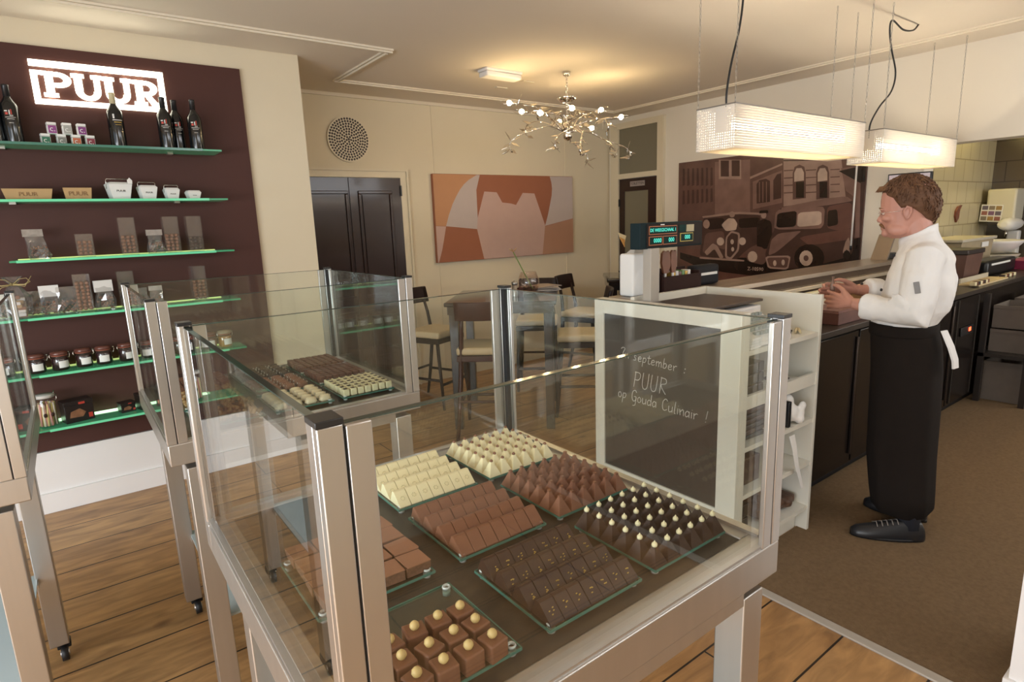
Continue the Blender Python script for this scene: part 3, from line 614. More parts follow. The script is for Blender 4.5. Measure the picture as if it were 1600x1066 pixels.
# ---------------------------------------------------------------- glass display cases
ZD, ZF, ZT = 1.026, 1.03, 1.462      # deck, frame top, glass top
def make_case(label, cx, cyy, wx=.88, wy=.87):
    t = thing('glass_display_case', label, 'display case', (cx, cyy, 0), 0, 'glass display cases with steel legs')
    hx, hy = wx/2, wy/2; lg = .062; ins = .042
    for sx in (-1, 1):
        for sy_ in (-1, 1):
            x0 = sx*(hx-ins-lg/2); y0 = sy_*(hy-ins-lg/2) if sy_ > 0 else sy_*(hy-.004-lg/2)
            l = B(x0-lg/2, x0+lg/2, y0-lg/2, y0+lg/2, .075, .945, bev=.003).build('leg', M['steel'], t)
            m = MB(); m.cyl((x0+.0, y0-.012, .030), .030, .022, 18, axis='x'); m.cyl((x0-.004, y0-.012, .030), .012, .030, 10, axis='x', mi=1)
            m.box(x0-.012, x0+.034, y0-.006, y0+.03, .045, .075, bev=.004); m.cyl((x0, y0, .06), .012, .02, 10)
            m.build('caster', [M['rubber'], M['alu']], l)
    m = MB()   # upper frame
    fw = .05; z0 = .962
    m.box(-hx, hx, -hy, -hy+fw, z0, ZF, bev=.003); m.box(-hx, hx, hy-fw, hy, z0, ZF, bev=.003)
    m.box(-hx, -hx+fw, -hy+fw, hy-fw, z0, ZF, bev=.003); m.box(hx-fw, hx, -hy+fw, hy-fw, z0, ZF, bev=.003)
    m.build('top_frame', M['steel'], t)
    m = MB(); a = hx-ins
    m.box(-a+lg, a-lg, -hy+.006, -hy+.05, .93, z0-.001); m.box(-a+lg, a-lg, hy-ins-.05, hy-ins-.006, .93, z0-.001)
    for s in (-1, 1): m.box(s*(a-.03)-.022, s*(a-.03)+.022, -hy+lg+.004, hy-ins-lg, .93, z0-.001)
    m.build('apron_rail', M['steel'], t)
    B(-hx+fw-.004, hx-fw+.004, -hy+fw-.004, hy-fw+.004, ZD-.012, ZD).build('deck', M['deck'], t)
    m = MB(); m.box(-a+.055, a-.055, -hy+.06, hy-ins-.02, .372, .380); m.build('lower_glass_shelf', M['frost'], t)
    for sx in (-1, 1):
        for sy_ in (-1, 1): B(sx*(a-.062)-.01, sx*(a-.062)+.01, sy_*(hy-.12)-.02, sy_*(hy-.12)+.02, .355, .372).build('shelf_clip', M['alu'], t)
    # panes: front, back, left, right
    g = .0048; p = .030
    for nm, bx in (('front', (-hx+p, hx-p, -hy+.014-g, -hy+.014+g)), ('back', (-hx+p, hx-p, hy-.014-g, hy-.014+g)), ('left', (-hx+.014-g, -hx+.014+g, -hy+p, hy-p)), ('right', (hx-.014-g, hx-.014+g, -hy+p, hy-p))):
        o = B(*bx, ZF, ZT).build('glass_pane', M['glass'], t)
        B(*bx, ZT, ZT+.0015).build('pane_top_edge', M['pedge'], o)
        e = .001
        if nm in ('left', 'right'): B(bx[0]-e-.004, bx[1]+e+.004, bx[2], bx[3], ZF, ZF+.006).build('pane_seal', M['alu'], o)
        else: B(bx[0], bx[1], bx[2]-e-.004, bx[3]+e+.004, ZF, ZF+.006).build('pane_seal', M['alu'], o)
    for sx in (-1, 1):
        for sy_ in (-1, 1):
            m = MB()
            def bx(x0, x1, y0, y1, z0=ZF, z1=ZT+.004, mi=0): 
                X = sorted((sx*x0, sx*x1)); Y = sorted((sy_*y0, sy_*y1)); m.box(X[0], X[1], Y[0], Y[1], z0, z1, mi, bev=.0015 if mi == 0 else 0)
            bx(hx-.012, hx, hy-.030, hy-.013); bx(hx-.026, hx, hy-.0125, hy)                # corner angle, two arms
            bx(hx-.010, hx-.001, hy-.036, hy-.031)
            bx(hx-.024, hx-.0125, hy-.026, hy-.0125, ZF, ZT, 1)                              # dark gasket
            bx(hx-.056, hx-.029, hy-.011, hy-.001, ZF, ZT+.001)                              # second upright beside the slot
            bx(hx-.029, hx-.026, hy-.009, hy-.004, ZF, ZT-.002, 1)
            m.build('corner_profile', [M['alu'], M['rubber']], t)
            m = MB(); X = sorted((sx*(hx-.027), sx*(hx+.001))); Y = sorted((sy_*(hy-.031), sy_*(hy+.001))); m.box(X[0], X[1], Y[0], Y[1], ZT+.004, ZT+.011, bev=.001)
            m.build('corner_cap', M['black'], t)
    return t
C1 = (.594, .968); C2 = (.590, 2.400); C3 = (-.605, 2.415)
make_case('nearest glass display case, holding white, milk and dark chocolate trays', *C1, .858, .866)
make_case('middle glass display case with chocolate grids, in front of the cream wall edge', *C2, .850, .86)
make_case('leftmost glass display case, cut by the picture edge beside the shelves', *C3)

# ---------------------------------------------------------------- glass trays and chocolates
TP = ZD+.013
def tray(x0, x1, y0, y1, lb, grp):
    cx, cyy = (x0+x1)/2, (y0+y1)/2
    t = thing('glass_tray', lb, 'tray', (cx, cyy, 0), 0, grp)
    a, b = (x1-x0)/2, (y1-y0)/2
    o = MB(); o.box(-a+.001, a-.001, -b+.001, b-.001, TP-.0045, TP); o.build('plate', M['tray'], t)
    m = MB()
    m.box(-a, a, -b-.001, -b+.001, TP-.0045, TP); m.box(-a, a, b-.001, b+.001, TP-.0045, TP); m.box(-a-.001, -a+.001, -b, b, TP-.0045, TP); m.box(a-.001, a+.001, -b, b, TP-.0045, TP)
    m.build('plate_edge', M['tedge'], t)
    for sx in (-1, 1):
        for sy_ in (-1, 1):
            m = MB(); c = (sx*(a-.011), sy_*(b-.011), 0)
            m.lathe([(.007, ZD+.0005), (.007, TP-.0045)], 14, c); 
            m.lathe([(.0072, TP), (.0078, TP+.002), (.0062, TP+.0045), (.0045, TP+.003), (.0042, TP)], 14, c)
            m.build('ring_foot', M['glassring'], t)
    return t
M['glassring'] = mat('clear_silicone', (0.55, 0.58, 0.55), 0.12, spec=0.8)
def tri_log(wx, wy, h, mi=0, stamp=0):
    """one ridge-shaped praline, long axis X"""
    m = MB(); g = wx*.5-.0007
    pts = [(-wy/2, 0), (wy*.49, 0), (wy*.47, h*.14), (wy*.26, h*.97), (wy*.22, h), (wy*.12, h), (wy*.07, h*.97), (-wy/2+.001, h*.10)]
    m.prism(pts, 2*g, 0, lambda u, w, t: (t-g, u, w))
    bmesh.ops.bevel(m.bm, geom=[e for e in m.bm.edges if e.calc_length() > .003], offset=.0007, segments=1, affect='EDGES', clamp_overlap=True)
    # marks on the sloping front face
    n = Vector((0, -h*.87, wy*.57)).normalized(); d = Vector((0, wy*.57, h*.87)).normalized()
    base = Vector((0, -wy*.215, h*.535))
    if stamp == 1:
        for i in range(7):
            a = 2*PI*i/7; c = base + Vector((1,0,0))*.0045*math.cos(a) + d*.0045*math.sin(a) + n*.0003; m.ell(c, (.0013, .0009, .0013), 6, 4, 1)
    if stamp == 2:
        for i in range(4):
            c = base + Vector((1,0,0))*random.uniform(-.005,.005) + d*random.uniform(-.006,.006) + n*.0002; m.ell(c, (.0013+.0012*random.random(), .0008, .0015), 5, 4, 1)
    return m
def pyramid(w_, h, tip, mi_tip=1):
    m = MB(); n = 9
    for i in range(n):
        a0 = w_/2*(1-.84*i/n); a1 = w_/2*(1-.84*(i+.975)/n); z0 = h*i/n; z1 = h*(i+1)/n
        m.frustum(-a0, a0, -a0, a0, z0, z1, a0-a1, a0-a1)
    if tip == 'dot': m.ell((0,0,h+.001), (w_*.13, w_*.13, .004), 10, 6, 1)
    if tip == 'pearl': m.ell((0,0,h+.0015), (w_*.165, w_*.165, .0055), 10, 6, 1); m.lathe([(w_*.1, h+.004), (.0005, h+.010)], 8, mi=1)
    if tip == 'flat': m.box(-w_*.10, w_*.10, -w_*.10, w_*.10, h, h+.003)
    return m
def lay(protos, xs, ys, lb, cat, grp, jit=.0006, rz=.02, z=TP):
    used = [False]*len(protos); k = 0
    for y in ys:
        for x in xs:
            i = random.randrange(len(protos)) if len(protos) > 1 else 0
            if not used[i]: o = protos[i]; used[i] = True
            else:
                o = protos[i].copy(); COL.objects.link(o)
            o.location = (x+random.uniform(-jit,jit), y+random.uniform(-jit,jit), z+.0004); o.rotation_euler = (0,0,random.uniform(-rz,rz)); tag(o, lb, cat, grp)
    for i, u in enumerate(used):
        if not u: bpy.data.objects.remove(protos[i])
def lin(a, b, n): return [a+(b-a)*(i+.5)/n for i in range(n)]
XA, XB, XC = (.24, .452), (.507, .715), (.752, .96)
Y1, Y2, Y3 = (.612, .820), (.867, 1.077), (1.122, 1.332)
GT = 'glass trays in the nearest case'
tray(*XB, *Y3, 'glass tray of white chocolate ridge pieces', GT); tray(*XC, *Y3, 'glass tray of white pyramids', GT); tray(*XB, *Y2, 'glass tray of milk chocolate ridge pieces', GT)
tray(*XC, *Y2, 'glass tray of milk chocolate pyramids', GT); tray(*XB, *Y1, 'glass tray of dark ridge pieces with gold flecks', GT); tray(*XC, *Y1, 'glass tray of dark pyramids with white tips', GT)
tray(*XA, *Y2, 'glass tray of chopped milk chocolate slabs behind the near corner post', GT); tray(*XA, *Y1, 'glass tray of hazelnut cubes, frontmost, half empty', GT)
def logs(xr, yr, mats, nm, lb, stamp):
    wx = (xr[1]-xr[0]-.008)/7; wy = (yr[1]-yr[0]-.004)/4
    lay([tri_log(wx, wy*.98, .0285, 0, stamp).build(nm, mats) for _ in range(5)], lin(xr[0]+.004, xr[1]-.004, 7), lin(yr[0]+.002, yr[1]-.002, 4), lb, 'chocolate', lb.split(' on ')[0]+'s', .0003, .006)
logs(XB, Y3, [M['wchoc'], M['wstamp']], 'ridge_praline', 'white chocolate ridge praline on a glass tray in the nearest case', 1)
logs(XB, Y2, [M['mchoc'], M['mstamp'] if 'mstamp' in M else M['slab']], 'ridge_praline', 'milk chocolate ridge praline on the middle glass tray of the nearest case', 0)
logs(XB, Y1, [M['dchoc'], M['gold']], 'ridge_praline', 'dark ridge praline with gold flecks on the front glass tray', 2)
def pyrs(xr, yr, mats, tip, lb):
    w_ = (xr[1]-xr[0])/6
    lay([pyramid(w_*.985, .034, tip).build('pyramid_praline', mats)], lin(*xr, 6), lin(*yr, 6), lb, 'chocolate', lb.split(' on ')[0]+'s', .0003, .01)
pyrs(XC, Y3, [M['wchoc'], M['mchoc']], 'dot', 'white chocolate pyramid with brown tip on the far glass tray')
pyrs(XC, Y2, [M['mchoc'], M['mchoc']], 'flat', 'plain milk chocolate pyramid on the middle right glass tray')
pyrs(XC, Y1, [M['dchoc'], M['wchoc']], 'pearl', 'dark chocolate pyramid with white tip on the right glass tray')
def slab():
    m = MB(); w_, d, h = .047*random.uniform(.93,1.04), .049*random.uniform(.93,1.02), .019
    m.box(-w_/2, w_/2, -d/2, d/2, 0, h-.002, 1); m.box(-w_/2, w_/2, -d/2, d/2, h-.002, h, 0)
    for v in m.bm.verts: v.co += Vector((random.uniform(-.0016,.0016), random.uniform(-.0016,.0016), 0))
    return m
lay([slab().build('slab_piece', [M['slab'], M['slabedge']]) for _ in range(6)], lin(.252, .452, 4), lin(.872, 1.092, 4), 'cut milk chocolate slab piece with chopped nuts on its tray', 'chocolate', 'cut milk chocolate slab pieces', .0015, .04)
def nutcube():
    root = thing('hazelnut_praline', 'milk chocolate cube topped with a whole hazelnut', 'chocolate', group='milk chocolate cubes with hazelnut')
    m = MB(); w_ = .0165; m.box(-w_, w_, -w_, w_, 0, .030, bev=.0035, seg=3); m.build('cube', M['mchoc'], root)
    m = MB(); m.lathe([(.0005,0),(.0054,.0015),(.0074,.0055),(.0068,.0095),(.0038,.0128),(.0006,.0148)], 12, (0,0,.029)); m.build('hazelnut', M['nut'], root)
    return root
nc = nutcube(); k = 0
for x in (.252, .291, .331, .371, .409):
    for y in (.626, .668, .711):
        o = nc if k == 0 else dup(nc, (0,0,0)); k += 1
        o.location = (x+random.uniform(-.002,.002), y+random.uniform(-.002,.002), TP+.0004); o.rotation_euler = (0, 0, random.uniform(-.25,.25))
# ---- middle case
G2 = 'glass trays in the middle case'
XR2, XM2, XL2 = (.748, .952), (.505, .712), (.262, .470)
YA, YB2, YC = (2.060, 2.285), (2.315, 2.535), (2.552, 2.772)
for xr, yr, lb in ((XR2,YA,'glass tray of white squares with dark dots'), (XR2,YB2,'glass tray of reddish brown square pralines'), (XR2,YC,'glass tray of dark brown square pralines at the back'), (XM2,YA,'glass tray of cream coloured logs'),
    (XM2,YB2,'glass tray of milk chocolate pieces with white drizzle'), (XM2,YC,'glass tray of dark pieces with white drizzle'), (XL2,YA,'glass tray of golden nut clusters, front left'), (XL2,YB2,'glass tray of golden nut clusters, middle left'), (XL2,YC,'glass tray of plain brown cubes, back left')):
    tray(*xr, *yr, lb, G2)
def square(mats, top, w_=.0235, d=.030, h=.026):
    m = MB(); m.box(-w_/2, w_/2, -d/2, d/2, 0, h, bev=.0032)
    if top: m.box(-w_*.26, w_*.26, -d*.26, d*.26, h, h+.0012, 1)
    return m.build('square_praline', mats)
def grid(xr, yr, mats, top, lb): lay([square(mats, top)], lin(xr[0]+.003, xr[1]-.003, 7), lin(yr[0]+.004, yr[1]-.004, 6), lb, 'chocolate', lb.split(' in ')[0]+'s', .0006, .03)
grid(XR2, YA, [M['wchoc'], M['dchoc']], True, 'white square praline with dark dot in the middle case'); grid(XR2, YB2, [M['rchoc']], False, 'reddish brown square praline in the middle case'); grid(XR2, YC, [M['dchoc2'] if 'dchoc2' in M else M['rchoc']], False, 'brown square praline in the back tray of the middle case')
def loaf(mats, drz):
    m = MB(); rg = []
    for i in range(7):
        q = -1+2*i/6; s = math.sqrt(max(0, 1-abs(q)**4))*.9+.1
        rg.append([(q*.0225, .0155*s*math.cos(a), max(0, .004+.019*s*math.sin(a))) for a in [2*PI*j/12 for j in range(12)]])
    m.skin(rg, 0)
    if drz:
        P = [(-.022+.044*i/11, (.012 if i % 2 else -.012)*random.uniform(.7,1), .0165) for i in range(12)]; m.tube(P, .0013, 5, 1)
    return m.build('praline_log', mats)
M['cchoc'] = mat('cream_chocolate', (0.78, 0.63, 0.40), 0.4)
def loaves(yr, mats, drz, lb): lay([loaf(mats, drz) for _ in range(4)], lin(*XM2, 4), lin(yr[0]+.004, yr[1]-.004, 5), lb, 'chocolate', lb.split(' in ')[0]+'s', .0012, .08)
loaves(YA, [M['cchoc'], M['drizzle']], True, 'cream coloured praline log in the middle case'); loaves(YB2, [M['mchoc'], M['drizzle']], True, 'milk praline log with white drizzle in the middle case'); loaves(YC, [M['dchoc'], M['drizzle']], True, 'dark praline log with white drizzle in the middle case')
def lump():
    m = MB()
    for i in range(13): m.ell((random.uniform(-.017,.017), random.uniform(-.017,.017), random.uniform(.007,.022)), (random.uniform(.005,.009), random.uniform(.005,.009), .0068), 7, 5)
    return m.build('nut_cluster', M['cluster'])
for yr, w_ in ((YA, 'front'), (YB2, 'second')): lay([lump() for _ in range(4)], lin(*XL2, 4), lin(*yr, 4), 'golden nut cluster on the '+w_+' left tray of the middle case', 'chocolate', 'golden nut clusters, '+w_+' tray', .002, .8)
lay([square([M['mchoc']], False, .036, .036, .026)], lin(*XL2, 5), lin(*YC, 5), 'plain brown cube on the back left tray of the middle case', 'chocolate', 'plain brown cubes', .001, .05)

# ---------------------------------------------------------------- high table and stools
u = Vector((.74, -.67, 0)); v_ = Vector((.67, .74, 0)); RZ = math.atan2(u.y, u.x)
t = thing('bar_table', 'square dark bar table with vase and newspapers on it', 'table', (2.32, 4.0, 0), RZ)
TS = .88
B(0, TS, 0, TS, 1.02, 1.05, bev=.005).build('table_top', M['table'], t)
B(.02, TS-.02, .02, TS-.02, .955, 1.02).build('apron', M['table'], t)
for x in (.03, TS-.10):
    for y in (.03, TS-.10): B(x, x+.07, y, y+.07, 0, .955, bev=.004).build('leg', M['table'], t)
def tw(a, b): return Vector((2.32, 4.0, 0)) + u*a + v_*b
def stool(wood, seatm):
    t = thing('bar_stool', 'x', 'bar stool')
    m = MB(); m.box(-.205, .205, -.19, .20, .655, .715, bev=.026, seg=4); m.build('seat', seatm, t)
    m = MB(); m.box(-.20, .20, -.19, .19, .605, .652, bev=.006); m.build('seat_frame', wood, t)
    for sx in (-1, 1):
        m = MB(); m.tube([(sx*.175, .165, .61), (sx*.185, .19, .3), (sx*.195, .215, 0)], [.021,.019,.015], 4); m.build('leg', wood, t)
        m = MB(); m.tube([(sx*.205, -.30, 0), (sx*.185, -.235, .25), (sx*.172, -.188, .5), (sx*.165, -.175, .66), (sx*.150, -.195, .84), (sx*.135, -.225, .98)], [.016,.020,.022,.022,.019,.017], 4); m.build('rear_leg', wood, t)
    m = MB()
    for sx in (-1, 1): m.tube([(sx*.187, .195, .27), (sx*.188, -.24, .27)], .013, 4)
    m.build('side_stretcher', wood, t)
    m = MB(); m.tube([(-.186,.20,.23),(.186,.20,.23)], .014, 4); m.build('foot_rail', wood, t)
    m = MB(); m.tube([(-.187,-.24,.30),(.187,-.24,.30)], .012, 4); m.build('rear_stretcher', wood, t)
    m = MB(); n = 8; rg = []
    for z, th in ((.935,.011),(.945,.013),(1.07,.013),(1.08,.010)):
        fr = [(-.19+.38*i/n, -.215-.028*math.sin(PI*i/n)-(z-.935)*.22) for i in range(n+1)]
        rg.append([(x, y-th, z) for x, y in fr] + [(x, y+th, z) for x, y in fr[::-1]])
    m.skin(rg, 0, True); m.build('backrest', wood, t)
    return t
st = stool(M['stool'], M['seat'])
G = 'bar stools around the dark table'
base = RZ   # local +Y of the stool = direction it faces
st.location = (2.66, 4.78, 0); st.rotation_euler = (0,0,math.atan2(-.93,.37)-PI/2); tag(st, 'bar stool left of the table, beside the dark double door', None, G)
s2 = stool(M['stoolred'], M['seat']); s2.location = (2.575, 3.850, 0); s2.scale = (.92,1,1); s2.rotation_euler = (0,0,math.atan2(v_.y,v_.x)-PI/2); tag(s2, 'reddish brown bar stool in front of the table, its back to the viewer', None, G)
dup(st, (3.70, 4.54, 0), math.atan2(-v_.y,-v_.x)-PI/2, 'bar stool on the far side of the table under the painting')
dup(st, (3.46, 3.66, 0), math.atan2(-u.y,-u.x)-PI/2, 'bar stool right of the table beside the chalkboard')
dup(st, (4.36, 4.54, 0), math.atan2(-.93,.37)-PI/2, 'bar stool farthest right near the wall corner, tilted backrest showing')
# second table end
t = thing('side_table', 'second dark table by the wall corner, mostly hidden', 'table', (4.45, 4.30, 0), RZ)
B(0, .75, 0, .7, 1.0, 1.05, bev=.02).build('table_top', M['table'], t)
for x in (.05, .62):
    for y in (.05, .58): B(x, x+.06, y, y+.06, 0, 1.0).build('leg', M['table'], t)
B(.02, .73, .02, .68, .92, 1.0).build('apron', M['table'], t)
p = Vector((4.45, 4.30, 0))+u*.3+v_*.12
t = thing('paper_stack', 'white papers on the second dark table', 'papers', (p.x, p.y, 1.05), RZ)
bpy.data.objects.remove(t)
for i, wd in enumerate(('lower', 'upper')): single('paper_sheets', B(-.11, .11, -.15+.01*i, .15, .001+i*.009, .009+i*.009), M['paper'], wd+' of the white papers on the second dark table', 'papers', (p.x, p.y, 1.05), RZ, 'white papers on the second table')
# things on the table
p = tw(.64, .52)
t = thing('glass_vase', 'round glass vase with pebbles and a green flower stem', 'vase', (p.x, p.y, 1.05))
vg = glass('smoky_vase_glass', (0.95, 0.91, 0.89), 0.0, ior=1.6)
m = MB(); m.lathe([(.001,.004),(.055,.004),(.080,.03),(.094,.075),(.092,.115),(.078,.155),(.064,.185),(.061,.185),(.075,.155),(.088,.115),(.090,.075),(.076,.034),(.05,.010),(.001,.010)], 28, caps=False); m.build('vase_body', vg, t)
m = MB()
for i in range(60):
    a = random.uniform(0, 2*PI); r = .06*math.sqrt(random.random()); m.ell((r*math.cos(a), r*math.sin(a), .018+random.uniform(0,.035)), (.012,.010,.008), 7, 5)
tag(m.build('pebbles', mat('pebbles', (0.10,0.055,0.04), 0.4, noise=0.4, nscale=20), t), kind='stuff')
m = MB(); d = Vector((-.83, .55, 0)); st_ = [(.03,-.02,.03)]+[tuple(d*(q*.16)+Vector((.03,-.02,.03+q*.33))) for q in (.3,.6,.85,1.0)]
m.tube(st_, [.006,.006,.005,.005,.004], 8); fl = thing('cut_flower', 'single green stem with a dried blossom leaning in the glass vase', 'flower', t.location); m.build('stem', mat('stem_green', (0.20,0.28,0.07), 0.5), fl)
m = MB(); e = Vector(st_[-1])
for a in range(5): m.tube([e, e+Vector((.022*math.cos(a*1.26), .022*math.sin(a*1.26), .016)), e+Vector((.036*math.cos(a*1.26), .036*math.sin(a*1.26), .030))], [.004,.006,.001], 6)
m.build('blossom', mat('dry_petal', (0.48,0.30,0.16), 0.6), fl)
for (a, b), nm, lb, mm, h in (((.535,.34),'pepper_mill','tall steel pepper mill on the bar table','steel',.13), ((.585,.28),'salt_shaker','short dark shaker beside the steel pepper mill','stoolred',.085)):
    p = tw(a, b); t = thing(nm, lb, 'shaker', (p.x, p.y, 1.05))
    m = MB(); m.lathe([(.026,0),(.026,.004),(.024,.02),(.024,h*.72)], 16); m.build('body', M[mm], t)
    m = MB(); m.lathe([(.020,h*.722),(.026,h*.76),(.026,h*.92),(.008,h*.95),(.008,h),(.002,h+.004)], 16); m.build('top', M[mm], t)
p = tw(.735, .74); 
for i in range(4):
    m = MB(); m.M = Matrix.Rotation(random.uniform(-.35,.35), 4, 'Z'); 
    n = 6; rg = []
    for q in range(n+1):
        x = -.15+.30*q/n; zz = .002+i*.011+.004*math.sin(q*1.1+i); rg.append([(x,-.11,zz),(x,.11,zz),(x,.11,zz+.007),(x,-.11,zz+.007)])
    m.skin(rg, 0, False); single('newspaper', m, mat('newsprint', (0.50-.05*i,0.44-.05*i,0.40-.05*i), 0.8, noise=0.35, nscale=45), ('lowest','second lowest','second highest','topmost')[i]+' folded newspaper of the pile on the bar table', 'newspaper', (p.x, p.y, 1.05), RZ+.3, 'folded newspapers on the bar table')

# ---------------------------------------------------------------- back wall: painting, air vent
PT = {'orange':(0.50,0.25,0.125),'white':(0.50,0.42,0.39),'brown':(0.32,0.115,0.058),'pink':(0.52,0.355,0.305),'tan':(0.42,0.225,0.145)}
for k, c in PT.items(): M['p_'+k] = mat('paint_'+k, c, 0.7, noise=0.05, nscale=9, bump=0.08, bscale=200)
t = thing('abstract_painting', 'abstract painting in brown, orange and pale pink on the back wall', 'painting', (0,0,0))
B(3.125, 5.06, YB-.045, YB-.004, 1.265, 2.172, bev=.003).build('canvas', M['p_brown'], t)
shapes = [('white',[(3.706,2.168),(3.653,2.012),(3.654,1.716),(3.639,1.597),(3.25,1.64),(3.29,1.75),(3.346,1.868),(3.395,1.945),(3.442,2.011),(3.50,2.07),(3.562,2.115),(3.667,2.168)]),
 ('orange',[(3.128,2.168),(3.667,2.168),(3.562,2.115),(3.50,2.07),(3.442,2.011),(3.395,1.945),(3.346,1.868),(3.29,1.75),(3.25,1.64),(3.128,1.65)]),
 ('pink',[(3.756,1.995),(3.922,1.986),(3.993,1.876),(4.11,1.864),(4.186,1.847),(4.287,1.98),(4.458,1.973),(4.609,1.607),(4.56,1.268),(3.716,1.268),(3.639,1.597),(3.654,1.716)]),
 ('white',[(4.698,2.168),(5.057,2.168),(5.057,1.675),(4.609,1.600),(4.655,1.72),(4.688,1.83),(4.722,1.95),(4.731,2.03),(4.722,2.10)]),
 ('tan',[(4.608,1.596),(5.057,1.671),(5.057,1.268),(4.56,1.268)]),
 ('pink',[(3.128,1.646),(3.25,1.637),(3.215,1.50),(3.185,1.39),(3.139,1.268),(3.128,1.268)])]
for nm, pts in shapes: MB().prism(pts, .0012, 0, lambda a, b, q: (a, YB-.045-q, b)).build('colour_field', M['p_'+nm], t)
t = thing('air_vent', 'round cream air vent with rings of dark holes above the dark door', 'vent', (2.274, YB, 2.467))
m = MB(); m.cyl((0, -.02, 0), .203, .02, 40, axis='y'); m.build('vent_plate', M['cream_wood'], t)
m = MB(); m.cyl((0,-.0205,0), .0115, .001, 10, axis='y')
for k in range(1, 9):
    n = int(round(2*PI*k*.0228/.0265)); r = .0228*k
    for i in range(n): m.cyl((r*math.cos(2*PI*i/n+k), -.0212, r*math.sin(2*PI*i/n+k)), .0106, .0015, 8, axis='y')
tag(m.build('vent_holes', M['ink'], t), kind='stuff')
